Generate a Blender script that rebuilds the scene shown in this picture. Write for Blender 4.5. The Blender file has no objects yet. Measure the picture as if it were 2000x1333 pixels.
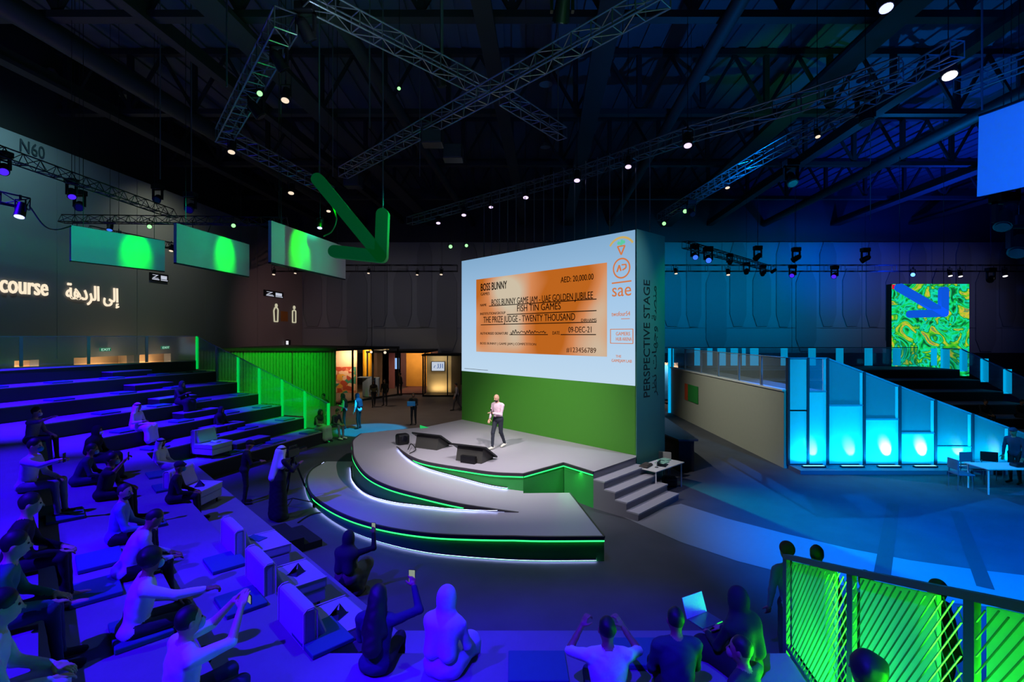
import bpy, bmesh, math, random
import numpy as np
from mathutils import Vector, Matrix
random.seed(7)
SC = bpy.context.scene
COL = SC.collection

# ------------------------------------------------------------------ camera, world, exposure
cam_d = bpy.data.cameras.new('camera'); cam = bpy.data.objects.new('camera', cam_d); COL.objects.link(cam)
cam.location = (0, 0, 4.5); cam.rotation_euler = (math.pi/2, 0, 0)
cam_d.sensor_width = 36; cam_d.lens = 36*960/2000.0; cam_d.shift_y = -11.5/2000
cam_d.clip_start = .05; cam_d.clip_end = 300
SC.camera = cam
SC.view_settings.view_transform = 'Standard'; SC.view_settings.look = 'None'
SC.view_settings.gamma = 1; SC.view_settings.use_curve_mapping = False
SC.view_settings.exposure = 0.0
w = bpy.data.worlds.new('world'); SC.world = w; w.use_nodes = True
w.node_tree.nodes['Background'].inputs[0].default_value = (.15, .3, 1, 1)
w.node_tree.nodes['Background'].inputs[1].default_value = .004
try:
    SC.cycles.use_light_tree = True; SC.cycles.max_bounces = 5; SC.cycles.diffuse_bounces = 2; SC.cycles.glossy_bounces = 2
    SC.cycles.transparent_max_bounces = 10; SC.cycles.caustics_reflective = False; SC.cycles.caustics_refractive = False
    SC.cycles.sample_clamp_indirect = 3.0; SC.cycles.use_denoising = True
    SC.cycles.use_adaptive_sampling = True; SC.cycles.adaptive_threshold = .02
except Exception as e: print(e)

def spot(pos, aim, power, col, size=40, blend=.6, rad=.08, name='spot_lamp'):
    d = bpy.data.lights.new(name, 'SPOT'); d.energy = power; d.color = col; d.spot_size = math.radians(size); d.spot_blend = blend
    d.shadow_soft_size = rad
    o = bpy.data.objects.new(name, d); COL.objects.link(o); o.location = pos
    o.rotation_euler = (Vector(aim)-Vector(pos)).to_track_quat('-Z', 'Y').to_euler(); return o
def area(pos, aim, power, col, sx, sy, spread=180, name='area_lamp'):
    d = bpy.data.lights.new(name, 'AREA'); d.energy = power; d.color = col; d.shape = 'RECTANGLE'; d.size = sx; d.size_y = sy
    d.spread = math.radians(spread)
    o = bpy.data.objects.new(name, d); COL.objects.link(o); o.location = pos
    o.rotation_euler = (Vector(aim)-Vector(pos)).to_track_quat('-Z', 'Y').to_euler(); return o

BLUE = (.028, .0, 1); WHITE = (1, .93, .95); GREEN = (0, 1, .02); CYAN = (0, .42, 1); AZURE = (0, .12, 1)
# violet-blue wash over the audience terraces (fixtures on the left wall truss and above the camera)
spot((-12.0, 5.2, 12), (-8.5, 8.2, 1.4), 19000, BLUE, 48, .6)
spot((-8.5, -.5, 12), (-4.9, 3.6, 1.4), 25000, BLUE, 42, .6)
spot((-16.6, 11.0, 12.5), (-14.2, 15.6, 2.0), 52000, BLUE, 46, .7)
spot((-2.5, -1.5, 12), (.5, 4.3, 1), 17000, BLUE, 29, .6)
spot((-1, 8.5, 10.5), (-.5, 8.0, 0), 900, (.12, .25, 1), 80, 1)  # unseen blue fill added to tint the floor before the stage
# white keys on the stage; warm, side-wall and facade fills are added
spot((-4.0, 8.6, 10.3), (.5, 15.2, .9), 3800, WHITE, 48, .8)
spot((2.6, 8.4, 10.3), (-1.4, 16.5, .9), 3200, WHITE, 48, .8)
spot((6.0, 13.0, 10.3), (1.2, 13.0, .9), 1000, (.85, .85, 1), 60, .9)
spot((-5.5, 10.5, 10.3), (-4.5, 13.8, .3), 500, (.55, .75, 1), 55, .9)
spot((-4, 24, 9), (-5, 27, 0), 1500, (1, .7, .45), 70, 1)
spot((-10.5, 31, 8), (-8.5, 29.5, 0), 900, (1, .65, .4), 70, 1)
spot((0.5, 20.5, 9.5), (9.3, 20.5, 1.2), 2600, (.95, 1, .85), 60, 1)
spot((11, 6, 8.5), (12.8, 16.6, 1.9), 7500, (0, .42, .9), 46, .9)
spot((1.5, 6.0, 10.0), (-.6, 15.3, 1.9), 1900, (1, .95, .9), 12, .6)
# blue / cyan wash to the right
spot((12, 24, 10), (12.5, 13.2, 0), 10000, (0, .2, 1), 60, 1)
spot((5, 3, 10), (8.2, 9.6, 0), 24000, AZURE, 46, .9)
spot((9.5, 1.5, 10), (11.0, 9.2, 0), 10000, (0, .15, 1), 50, .9)
spot((3.5, 19, 10), (5.8, 11.0, 0), 7000, (0, .75, .7), 36, 1)
spot((2, 7, 10), (6.2, 11.2, 0), 800, (.1, 1, .75), 30, 1)
spot((-3.2, 19.8, 10.2), (-6.6, 23.3, 0), 24000, (0, .5, .9), 17, .3)
# ------------------------------------------------------------------ helpers
def s2l(c):
    c = c/255.0
    return c/12.92 if c <= .04045 else ((c+.055)/1.055)**2.4
def rgb(r, g, b): return (s2l(r), s2l(g), s2l(b), 1)
_m = {}
def mat(name, col, rough=.7, metal=0, emit=None, es=0, noise=0, scale=6, bump=0, alpha=1, trans=0, spec=.5):
    if name in _m: return _m[name]
    m = bpy.data.materials.new(name); m.use_nodes = True; nt = m.node_tree; b = nt.nodes['Principled BSDF']
    if len(col) == 3: col = (*col, 1)
    b.inputs['Base Color'].default_value = col; b.inputs['Roughness'].default_value = rough; b.inputs['Metallic'].default_value = metal
    b.inputs['Specular IOR Level'].default_value = spec
    if trans: b.inputs['Transmission Weight'].default_value = trans; b.inputs['IOR'].default_value = 1.05
    if emit: b.inputs['Emission Color'].default_value = (*emit[:3], 1); b.inputs['Emission Strength'].default_value = es
    if alpha < 1: b.inputs['Alpha'].default_value = alpha
    if noise or bump:
        tc = nt.nodes.new('ShaderNodeTexCoord'); nz = nt.nodes.new('ShaderNodeTexNoise'); nz.inputs['Scale'].default_value = scale
        nz.inputs['Detail'].default_value = 4
        nt.links.new(tc.outputs['Object'], nz.inputs['Vector'])
        if noise:
            mx = nt.nodes.new('ShaderNodeMix'); mx.data_type = 'RGBA'
            mx.inputs['A'].default_value = tuple(c*(1-noise) for c in col[:3])+(1,); mx.inputs['B'].default_value = tuple(min(1, c*(1+noise)) for c in col[:3])+(1,)
            nt.links.new(nz.outputs['Fac'], mx.inputs['Factor']); nt.links.new(mx.outputs['Result'], b.inputs['Base Color'])
        if bump:
            bp = nt.nodes.new('ShaderNodeBump'); bp.inputs['Strength'].default_value = bump; bp.inputs['Distance'].default_value = .02
            nt.links.new(nz.outputs['Fac'], bp.inputs['Height']); nt.links.new(bp.outputs['Normal'], b.inputs['Normal'])
    _m[name] = m; return m
def emis(name, col, st):
    if name in _m: return _m[name]
    m = bpy.data.materials.new(name); m.use_nodes = True; nt = m.node_tree; nt.nodes.remove(nt.nodes['Principled BSDF'])
    e = nt.nodes.new('ShaderNodeEmission'); e.inputs[0].default_value = (*col[:3], 1); e.inputs[1].default_value = st
    nt.links.new(e.outputs[0], nt.nodes['Material Output'].inputs[0]); _m[name] = m; return m
def glass_mat(name, col, fac):
    m = bpy.data.materials.new(name); m.use_nodes = True; nt = m.node_tree; nt.nodes.remove(nt.nodes['Principled BSDF'])
    t = nt.nodes.new('ShaderNodeBsdfTransparent'); d = nt.nodes.new('ShaderNodeBsdfDiffuse'); d.inputs[0].default_value = (*col[:3], 1)
    g = nt.nodes.new('ShaderNodeBsdfGlossy'); g.inputs[0].default_value = (.8, .8, .8, 1); g.inputs['Roughness'].default_value = .06
    x = nt.nodes.new('ShaderNodeMixShader'); x.inputs[0].default_value = fac; y = nt.nodes.new('ShaderNodeMixShader'); y.inputs[0].default_value = .05
    nt.links.new(t.outputs[0], x.inputs[1]); nt.links.new(d.outputs[0], x.inputs[2])
    nt.links.new(x.outputs[0], y.inputs[1]); nt.links.new(g.outputs[0], y.inputs[2])
    nt.links.new(y.outputs[0], nt.nodes['Material Output'].inputs[0]); return m
def diffuser_mat(name, col, tr=.5):
    m = bpy.data.materials.new(name); m.use_nodes = True; nt = m.node_tree; nt.nodes.remove(nt.nodes['Principled BSDF'])
    a = nt.nodes.new('ShaderNodeBsdfDiffuse'); b = nt.nodes.new('ShaderNodeBsdfTranslucent')
    a.inputs[0].default_value = (*col[:3], 1); b.inputs[0].default_value = (*col[:3], 1)
    x = nt.nodes.new('ShaderNodeMixShader'); x.inputs[0].default_value = tr
    nt.links.new(a.outputs[0], x.inputs[1]); nt.links.new(b.outputs[0], x.inputs[2]); nt.links.new(x.outputs[0], nt.nodes['Material Output'].inputs[0]); return m

class MB:
    """collects shapes, then links them as ONE mesh object"""
    def __init__(s): s.v = []; s.f = []; s.mi = []; s.cur = 0
    def add(s, vs, fs):
        n = len(s.v); s.v += [tuple(v) for v in vs]; s.f += [tuple(i+n for i in f) for f in fs]; s.mi += [s.cur]*len(fs); return s
    def box(s, x0, y0, z0, x1, y1, z1, M=None):
        vs = [Vector(p) for p in ((x0,y0,z0),(x1,y0,z0),(x1,y1,z0),(x0,y1,z0),(x0,y0,z1),(x1,y0,z1),(x1,y1,z1),(x0,y1,z1))]
        if M is not None: vs = [M @ v for v in vs]
        return s.add(vs, [(0,3,2,1),(4,5,6,7),(0,1,5,4),(1,2,6,5),(2,3,7,6),(3,0,4,7)])
    def bar(s, a, b, w, h=None):
        """square bar between two points"""
        a = Vector(a); b = Vector(b); h = h or w; d = (b-a); L = d.length
        if L < 1e-6: return s
        u = d.normalized(); up = Vector((0,0,1)) if abs(u.z) < .97 else Vector((0,1,0)); xh = u.cross(up).normalized(); yv = xh.cross(u)
        M = Matrix(((xh.x,yv.x,u.x,a.x),(xh.y,yv.y,u.y,a.y),(xh.z,yv.z,u.z,a.z),(0,0,0,1)))
        return s.box(-w/2, -h/2, 0, w/2, h/2, L, M)
    def cyl(s, a, b, r, r2=None, n=10, caps=True):
        a = Vector(a); b = Vector(b); r2 = r if r2 is None else r2; d = b-a
        q = d.to_track_quat('Z', 'Y').to_matrix(); vs = []
        for i in range(n):
            t = 2*math.pi*i/n; e = q @ Vector((math.cos(t), math.sin(t), 0)); vs += [a+e*r, b+e*r2]
        fs = [(2*i, 2*((i+1) % n), 2*((i+1) % n)+1, 2*i+1) for i in range(n)]
        if caps: fs += [tuple(2*i for i in range(n))[::-1], tuple(2*i+1 for i in range(n))]
        return s.add(vs, fs)
    def prism(s, poly, z0, z1):
        """poly in CCW order; z0/z1 may be lists"""
        n = len(poly); z0 = z0 if hasattr(z0, '__len__') else [z0]*n; z1 = z1 if hasattr(z1, '__len__') else [z1]*n
        vs = [(p[0], p[1], z0[i]) for i, p in enumerate(poly)] + [(p[0], p[1], z1[i]) for i, p in enumerate(poly)]
        return s.add(vs, [tuple(range(n))[::-1], tuple(range(n, 2*n))] + [(i, (i+1) % n, n+(i+1) % n, n+i) for i in range(n)])
    def strip(s, A, B, closed=False):
        n = len(A); vs = list(A)+list(B); m = n if closed else n-1
        return s.add(vs, [(i, (i+1) % n, n+(i+1) % n, n+i) for i in range(m)])
    def ball(s, c, r, n=10, m=6):
        r = r if hasattr(r, '__len__') else (r, r, r); vs = []; fs = []
        for j in range(m+1):
            p = math.pi*j/m
            for i in range(n):
                t = 2*math.pi*i/n; vs.append((c[0]+r[0]*math.sin(p)*math.cos(t), c[1]+r[1]*math.sin(p)*math.sin(t), c[2]-r[2]*math.cos(p)))
        for j in range(m):
            for i in range(n): fs.append((j*n+i, j*n+(i+1) % n, (j+1)*n+(i+1) % n, (j+1)*n+i))
        return s.add(vs, fs)
    def build(s, name, m, parent=None, bevel=0, smooth=False, M=None, seg=2):
        me = bpy.data.meshes.new(name); vs = s.v
        if M is not None: vs = [M @ Vector(v) for v in vs]
        me.from_pydata(vs, [], s.f); 
        for k in (m if isinstance(m, (list, tuple)) else [m]): me.materials.append(k)
        if isinstance(m, (list, tuple)): me.polygons.foreach_set('material_index', s.mi)
        bm = bmesh.new(); bm.from_mesh(me)
        bmesh.ops.remove_doubles(bm, verts=bm.verts, dist=1e-5); bmesh.ops.recalc_face_normals(bm, faces=bm.faces)
        if bevel: bmesh.ops.bevel(bm, geom=list(bm.edges), offset=bevel, segments=seg, affect='EDGES', profile=.5)
        bm.to_mesh(me); bm.free()
        if smooth:
            me.polygons.foreach_set('use_smooth', [True]*len(me.polygons))
            try: me.set_sharp_from_angle(angle=math.radians(40))
            except Exception: pass
        o = bpy.data.objects.new(name, me); COL.objects.link(o)
        if parent: o.parent = parent
        return o
def tag(o, label=None, cat=None, group=None, kind=None):
    if label: o['label'] = label
    if cat: o['category'] = cat
    if group: o['group'] = group
    if kind: o['kind'] = kind
    return o
def thing(name, label, cat, loc=(0,0,0), rz=0, group=None):
    o = bpy.data.objects.new(name, None); COL.objects.link(o); o.location = loc; o.rotation_euler = (0, 0, rz); o.empty_display_size = .2
    return tag(o, label, cat, group)
def kids(o): return [c for c in bpy.data.objects if c.parent == o]
def copy_tree(o, loc, rz, label, group=None, ch=None):
    c = o.copy(); COL.objects.link(c); c.location = loc; c.rotation_euler = (0, 0, rz); c['label'] = label
    if group: c['group'] = group
    for k in (ch if ch is not None else kids(o)):
        a = k.copy(); COL.objects.link(a); a.parent = c
        for g in kids(k): b = g.copy(); COL.objects.link(b); b.parent = a
    return c
def rx(o, M):
    o.matrix_world = M
def F(px, py, z):
    Y = (4.5-z)*960/(py-655.0); return Vector(((px-1000)/960*Y, Y, z))
def P(px, py, Y): return Vector(((px-1000)/960*Y, Y, 4.5-(py-655)/960*Y))
def text_mesh(s, size, depth=0.0, font_bold=0.0, align='LEFT'):
    c = bpy.data.curves.new('text', 'FONT'); c.body = s; c.size = size; c.extrude = depth; c.offset = font_bold; c.align_x = align; c.resolution_u = 3
    o = bpy.data.objects.new('text', c); COL.objects.link(o); bpy.context.view_layer.update()
    me = bpy.data.meshes.new_from_object(o.evaluated_get(bpy.context.evaluated_depsgraph_get()))
    bpy.data.objects.remove(o); bpy.data.curves.remove(c); return me
def text_on(name, s, m, M, parent, width=None, height=1, depth=.004, bold=0.0):
    """M maps text plane (x right, y up, z out) to its surface; scaled to a width"""
    me = text_mesh(s, 1.0, depth/height, bold)
    xs = [v.co.x for v in me.vertices]; ys = [v.co.y for v in me.vertices]
    if not xs: return None
    sx = (width/(max(xs)-min(xs))) if width else height/.72
    sy = height/.72
    x0 = min(xs)
    for v in me.vertices: v.co = M @ Vector(((v.co.x-x0)*sx, v.co.y*sy, v.co.z*height))
    me.materials.clear(); me.materials.append(m)
    o = bpy.data.objects.new(name, me); COL.objects.link(o); o.parent = parent; return o
def frame(o, x, y, z):
    M = Matrix.Identity(4)
    for i, a in enumerate((x, y, z)):
        a = Vector(a)
        for j in range(3): M[j][i] = a[j]
    for j in range(3): M[j][3] = o[j]
    return M
# ------------------------------------------------------------------ materials
M_floor = mat('dark_carpet', rgb(70, 70, 78), .75, noise=.35, scale=1.2, bump=.15)
M_path = mat('pale_vinyl_path', rgb(128, 128, 134), .5, noise=.05)
M_tier = mat('grey_blue_carpet_tier', rgb(118, 118, 125), .8, noise=.1, scale=3)
M_riser = mat('shaded_black_riser', rgb(13, 13, 17), .7)  # black colour also carries the shade on risers turned from the lamps
M_wallL = mat('grey_plaster_wall', rgb(120, 122, 122), .85, noise=.05, scale=.4)
M_wallB = mat('ribbed_wall_panel', rgb(104, 109, 118), .8)
M_wallB2 = mat('pale_wall_backing', rgb(118, 124, 133), .8)
M_base = mat('black_wall_base', rgb(24, 24, 28), .8)
M_joint = mat('panel_joint', rgb(25, 25, 28), .9)
M_black = mat('black_metal', rgb(22, 22, 26), .45, .3)
M_steel = mat('aluminium_truss', rgb(120, 125, 135), .35, .7)
M_beam = mat('roof_steel', rgb(33, 36, 40), .6, .1)
M_deck = mat('roof_deck', rgb(75, 84, 98), .8)
M_stage = mat('grey_stage_laminate', rgb(176, 170, 180), .42, noise=.03, scale=2)
M_edge = mat('dark_stage_edge', rgb(60, 52, 62), .5)
M_gface = mat('green_stage_fascia', rgb(55, 160, 75), .45, noise=.15, scale=1.5)
M_green = mat('green_board', rgb(72, 150, 42), .6)
M_teal = mat('green_side_board', rgb(70,135,120), .6)
M_white = mat('white_paint', rgb(215, 215, 215), .6)
M_led_g = emis('green_led', (.02, .7, .13), 3.0)
M_led_w = emis('white_led', (.5, .55, 1), 1.1); M_led_s = emis('white_led_strong', (.42, .5, 1), 14)
M_glass = glass_mat('tinted_glass', (.5, .6, .6), .12)
M_print = mat('black_lettering', rgb(12, 22, 22), .6)

# ------------------------------------------------------------------ floor
o = MB().box(-32, -8, -.2, 60, 46, 0).build('floor', M_floor); tag(o, kind='structure')
pth = MB()
A = [F(1248,1004,0), F(1300,985,0)]
outer = [(1215,1010),(1330,1060),(1440,1097),(1560,1128),(1700,1155),(1850,1178),(2000,1194),(2200,1210)]
inner = [(1330,985),(1420,1014),(1540,1045),(1660,1073),(1780,1096),(1900,1113),(2000,1125),(2200,1142)]
po = [F(a,b,0) for a,b in outer]; pi = [F(a,b,0) for a,b in inner]
for z0, z1 in ((.0, .006),):
    pth.strip([(p.x,p.y,z1) for p in pi], [(p.x,p.y,z1) for p in po])
o = pth.build('floor_path', M_path); tag(o, kind='structure')
# vinyl guide lines on the carpet
for a, b, wd in (((1745,985),(1722,1130),.13), ((1868,1000),(1925,1150),.12)):
    p, q = F(*a, 0), F(*b, 0); d = (q-p).normalized(); nn = Vector((-d.y, d.x, 0))*wd
    o = MB().add([p-nn+Vector((0,0,.008)), p+nn+Vector((0,0,.008)), q+nn+Vector((0,0,.008)), q-nn+Vector((0,0,.008))], [(0,1,2,3)]).build('floor_marking', mat('dark_floor_tape', rgb(58,58,64), .7))
    tag(o, kind='structure')

# ------------------------------------------------------------------ left wall, x = -20.9 at y=20, -19.2 at y=45
def LW(y, off=0): return Vector((-20.9+(y-20)*.068+off, y, 0))
ldir = Vector((.068, 1, 0)).normalized(); ln = Vector((1, -.068, 0)).normalized()
wl = thing('wall_left', None, None); wl['kind'] = 'structure'
ys = [6, 12.4, 18.2, 22.4, 26.8, 32.2, 38, 45]
for i in range(len(ys)-1):
    a, b = LW(ys[i]+.015), LW(ys[i+1]-.015)
    MB().prism([(a.x-.4,a.y),(a.x,a.y),(b.x,b.y),(b.x-.4,b.y)][::1], 3.42, 13).build('wall_panel', M_wallL, wl)
MB().prism([(LW(6).x-.45,6),(LW(6).x-.03,6),(LW(45).x-.03,45),(LW(45).x-.45,45)], 3.42, 12.9).build('wall_core', M_joint, wl)
# warm-lit door recesses below 3.42
opens = [(20.6, 21.6), (23.2, 26.6), (26.95, 29.2)]
y = 6
for a0, b0 in opens+[(45, 45)]:
    a, b = LW(y), LW(a0)
    MB().prism([(a.x-.4,a.y),(a.x,a.y),(b.x,b.y),(b.x-.4,b.y)], 0, 3.42).build('wall_panel', M_wallL, wl); y = b0
M_wood = mat('warm_oak_panel', rgb(205, 165, 120), .5, noise=.1)
for k, (a0, b0) in enumerate(opens):
    a, b = LW(a0), LW(b0)
    o = MB().prism([(a.x-.8,a.y-.5),(a.x-.7,a.y-.5),(b.x-.7,b.y+.5),(b.x-.8,b.y+.5)], 0, 3.42).build('door_%d' % (k+1), M_wood); tag(o, kind='structure')
    c = (a+b)/2
    area((c.x-.12, c.y, 2.2), (c.x-.8, c.y, 3.2), 60, (1, .72, .45), .3, abs(b0-a0)*.8)
# ------------------------------------------------------------------ back wall y = 45
wb = thing('wall_back', None, None); wb['kind'] = 'structure'
MB().box(-19.3, 45.1, 0, 60, 45.6, 13).build('wall_core', M_wallB2, wb)
MB().box(-19.3, 44.6, 0, 60, 45.1, 2.86).build('wall_base', M_base, wb)
xs = [-19.2+6.4*i for i in range(13)]
for i in range(12):
    for z0, z1 in ((2.88, 5.13), (5.17, 13)):
        MB().box(xs[i]+.02, 44.95, z0, xs[i+1]-.02, 45.11, z1).build('wall_panel', M_wallB2, wb)
def octagon(x, wd, z0, z1, t):
    n = wd*.5; m = n*.55; h = 1.1
    return [(x-n, z0+h), (x-m, z0), (x+m, z0), (x+n, z0+h), (x+n, z1-h), (x+m, z1), (x-m, z1), (x-n, z1-h)]
x = -18.2; k = 0
proto = None
while x < 59:
    wd = (1.65, 1.35, 1.85, 1.5)[k % 4]; z0, z1 = ((5.3, 10.6), (5.25, 13), (3.0, 10.4), (5.3, 13))[k % 4]
    pts = octagon(0, wd, z0, z1, .1)
    m_ = MB(); n = 8
    vs = [(p[0], 44.85, p[1]) for p in pts]+[(p[0], 44.96, p[1]) for p in pts]
    m_.add(vs, [tuple(range(8)), tuple(range(8,16))[::-1]]+[(i, (i+1)%8, 8+(i+1)%8, 8+i) for i in range(8)])
    o = m_.build('relief_panel', M_wallB, wb); o.location.x = x
    x += wd*.5 + (.95, 1.15, .85, 1.2)[k % 4] + .22; k += 1
# upper dark wall above the panels, right wall, wall behind the camera
o = MB().box(-40, 45.2, 13, 60, 45.7, 18.2).build('trim_1', mat('upper_wall', rgb(50,52,62), .8)); tag(o, kind='structure')
o = MB().box(-21.9, 6, 12.95, -21.4, 45, 18.2).build('trim_2', M_base); tag(o, kind='structure')
o = MB().box(60, -8, 0, 60.4, 46, 18.2).build('wall_right', M_base); tag(o, kind='structure')
o = MB().box(-32, -8.4, 0, 60, -8, 18.2).build('wall_front', M_base); tag(o, kind='structure')
o = MB().box(-32, -8, 0, -31.6, 6, 18.2).build('wall_side', M_base); tag(o, kind='structure')
# ------------------------------------------------------------------ ceiling deck and steelwork
cl = thing('ceiling', None, None); cl['kind'] = 'structure'
dk = MB()
for i in range(92):
    x = -32+i
    dk.box(x, -8, 18, x+.62, 46, 18.2); dk.box(x+.62, -8, 18.1, x+1, 46, 18.25)
dk.build('roof_deck', M_deck, cl)
for j, Y in enumerate((9.0, 16.2, 23.2, 30.2, 37.6)):
    tr = thing('roof_truss', ['nearest', 'second nearest', 'middle', 'fourth nearest', 'farthest'][j]+' steel roof truss spanning the hall under the ceiling', 'roof truss', (0, Y, 15))
    MB().box(-32, -.18, -.12, 60, .18, .12).build('bottom_chord', M_beam, tr)
    MB().box(-32, -.15, 2.7, 60, .15, 2.95).build('top_chord', M_beam, tr)
    wv = None; wd_ = None
    for i in range(30):
        x = -30+3*i
        if wv is None:
            wv = MB().box(-.11, -.1, .12, .11, .1, 2.7).build('web_post', M_beam, tr); wd_ = MB().bar((0,0,.12), (1.5,0,2.7), .13).build('web_diagonal', M_beam, tr)
            wd2 = MB().bar((3,0,.12), (1.5,0,2.7), .13).build('web_diagonal', M_beam, tr)
            for q in (wv, wd_, wd2): q.location.x = x
        else:
            for q in (wv, wd_, wd2):
                c = q.copy(); COL.objects.link(c); c.parent = tr; c.location.x = x
# longitudinal beams and ducts running with the left wall
for j, (x0, wdt, z) in enumerate(((-19.5,.5,14.6), (-16.2,.8,14.7), (-12.6,.35,14.8), (-9.8,.9,14.6), (-6.2,.5,14.7), (-1.5,.6,14.7), (2.5,.8,14.6), (6.4,.5,14.7), (11.5,.9,14.5), (15.5,.5,14.6), (20.5,.6,14.7), (27,.8,14.6), (34,.6,14.7))):
    a = Vector((x0-.6, -2, z)); b = Vector((x0+2.6, 45, z))
    if j % 3 == 1:
        o = MB().cyl(a, b, wdt*.5, n=14).build('air_duct', M_beam, None, smooth=True)
        tag(o, 'round sheet metal air duct along the ceiling, number %d from the left wall' % (j//3+1), 'air duct')
        o['label'] = ['round air duct running above the left truss corner', 'round air duct high over the crossing trusses', 'round air duct high above the big screen', 'round air duct above the right cyan terrace','round air duct at the far right of the ceiling'][j//3]
    else:
        o = MB().bar(a, b, wdt, .16)
        o.bar(a+Vector((0,0,.3)), b+Vector((0,0,.3)), .08, .5)
        o = o.build('roof_beam', M_beam)
        tag(o, 'dark lengthwise steel roof beam, ' + ['nearest the left wall','','third in from the left wall','left of the truss corner with warm lamps','','just left of the crossing trusses','right of the crossing trusses','','over the grey side wall','over the cyan terrace','','right of the distant abstract screen','farthest to the right'][j], 'roof beam')
# cross beams at y 387 line level etc. are roof trusses above
# pipes hanging from the ceiling (hangers for trusses)
# ------------------------------------------------------------------ stage
ZT, ZL = .95, .5
U = Vector((-.682, .731, 0)); N = Vector((.731, .682, 0)); R0 = Vector((3.67, 14.5, 0))
Lf = R0+U*8.45
def circ3(a, b, c):
    ax, ay, bx, by, cx, cy = a[0], a[1], b[0], b[1], c[0], c[1]
    d = 2*(ax*(by-cy)+bx*(cy-ay)+cx*(ay-by))
    ux = ((ax*ax+ay*ay)*(by-cy)+(bx*bx+by*by)*(cy-ay)+(cx*cx+cy*cy)*(ay-by))/d
    uy = ((ax*ax+ay*ay)*(cx-bx)+(bx*bx+by*by)*(ax-cx)+(cx*cx+cy*cy)*(bx-ax))/d
    return Vector((ux, uy)), math.hypot(ax-ux, ay-uy)
def smooth_curve(pts, n):
    """Catmull-Rom through pts, resampled"""
    P_ = [Vector(p) for p in pts]; P_ = [P_[0]*2-P_[1]]+P_+[P_[-1]*2-P_[-2]]; out = []
    for i in range(1, len(P_)-2):
        for k in range(12):
            t = k/12; a, b, c, d = P_[i-1:i+3]
            out.append(.5*((2*b)+(-a+c)*t+(2*a-5*b+4*c-d)*t*t+(-a+3*b-3*c+d)*t**3))
    out.append(P_[-2])
    L = [0]
    for i in range(1, len(out)): L.append(L[-1]+(out[i]-out[i-1]).length)
    res = []; j = 0
    for k in range(n):
        s = L[-1]*k/(n-1)
        while j < len(L)-2 and L[j+1] < s: j += 1
        t = (s-L[j])/max(1e-9, L[j+1]-L[j]); res.append(out[j].lerp(out[j+1], t))
    return res
def V2(p): return Vector((p.x, p.y))
# A: edge of the top level, from the tip at the left to the notch
Apts = [V2(F(a,b,ZT)) for a,b in ((775,873),(799,890),(835,903),(907,915),(964,923),(1022,925.5))]
Aw = smooth_curve(Apts, 40)
# B: outer edge of the inner ramp (base points where its face stands on the outer ramp)
Bpts = [V2(F(706,847,ZT)), V2(F(690,860,ZT)), V2(F(689,874,.95)), V2(F(692.5,893,.92)), V2(F(715,920,.87)), V2(F(760,944,.79)), V2(F(835,966,.69)), V2(F(900,981.5,.62)), V2(F(964,994,.54)), V2(F(1013,1001,.5))]
Bw = smooth_curve(Bpts, 60)
Cpts = [V2(F(637,903,0)), V2(F(610,922,0)), V2(F(600,945,0)), V2(F(607,977,0)), V2(F(637,1008,0)), V2(F(685,1038,0)), V2(F(745,1061,0)), V2(F(820,1079,0)), V2(F(900,1089,0)), V2(F(1030,1097,0)), V2(F(1180,1097,0))]
Cw = smooth_curve(Cpts, 80)
stage = thing('stage', 'curved grey stage with two sweeping ramps, green fascia and glowing edge strips', 'stage')
n1_, n2_, n3_ = V2(F(1100.5,904,ZT)), V2(F(1159,922,ZT)), V2(F(1242,893.5,ZT))
# top deck polygon (counter-clockwise): A curve, notch, stairs edge, along the screen box, back left, round to the tip
backL = [V2(Lf)-V2(N)*.01, V2(F(829,835,ZT)), V2(F(760,841,ZT)), V2(F(722,845.5,ZT))]
Ae = smooth_curve([V2(F(722,845.5,ZT))]+[V2(F(748,858,ZT))]+Aw, 60)
iA0 = min(range(60), key=lambda i: (Ae[i]-Aw[0]).length)
top_poly = [p for p in Aw]+[n1_, n2_, n3_, V2(R0)-V2(N)*.01] + backL + Ae[1:iA0]
tp = MB(); tp.prism([(p.x,p.y) for p in top_poly], ZT-.06, ZT); tp.build('stage_deck', M_stage, stage)
def zB(i): return ZT if i < 14 else ZT+(ZL-ZT)*(i-14)/(len(Bw)-15)
# inner ramp: between A (base) and B (edge)
Aext = [V2(F(722,845.5,ZT))]+[V2(F(748,858,ZT))]+Aw
Ae = smooth_curve(Aext, 60)
# extend the ramp's inner line to end at the ramp tip along the landing
inner = Ae
iA0 = min(range(60), key=lambda i: (inner[i]-Aw[0]).length)
zA = [ZT if i < iA0 else ZT+(ZL-ZT)*(i-iA0)/(59-iA0) for i in range(60)]
rm = MB()
top1 = [(p.x,p.y,zA[i]) for i,p in enumerate(inner)]; top2 = [(p.x,p.y,zB(i)) for i,p in enumerate(Bw)]
rm.strip(top1, top2); rm.strip([(a,b,c-.05) for a,b,c in top1], [(a,b,c-.05) for a,b,c in top2]); rm.build('inner_ramp', M_stage, stage)
# faces: (curve, ztop list, zbottom list)
def zC(i): return .02+(ZL-.02)*min(1, i/(len(Cw)-12.0))
def nearestC(p):
    return min(range(len(Cw)), key=lambda i: (Cw[i]-p).length)
# outer ramp surface: between B (its base) and C; height follows C
# map B points to C heights by parameter
Bl = [Bw[min(59, int(round(i*59/79)))] for i in range(80)]
outer_in = []; 
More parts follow.
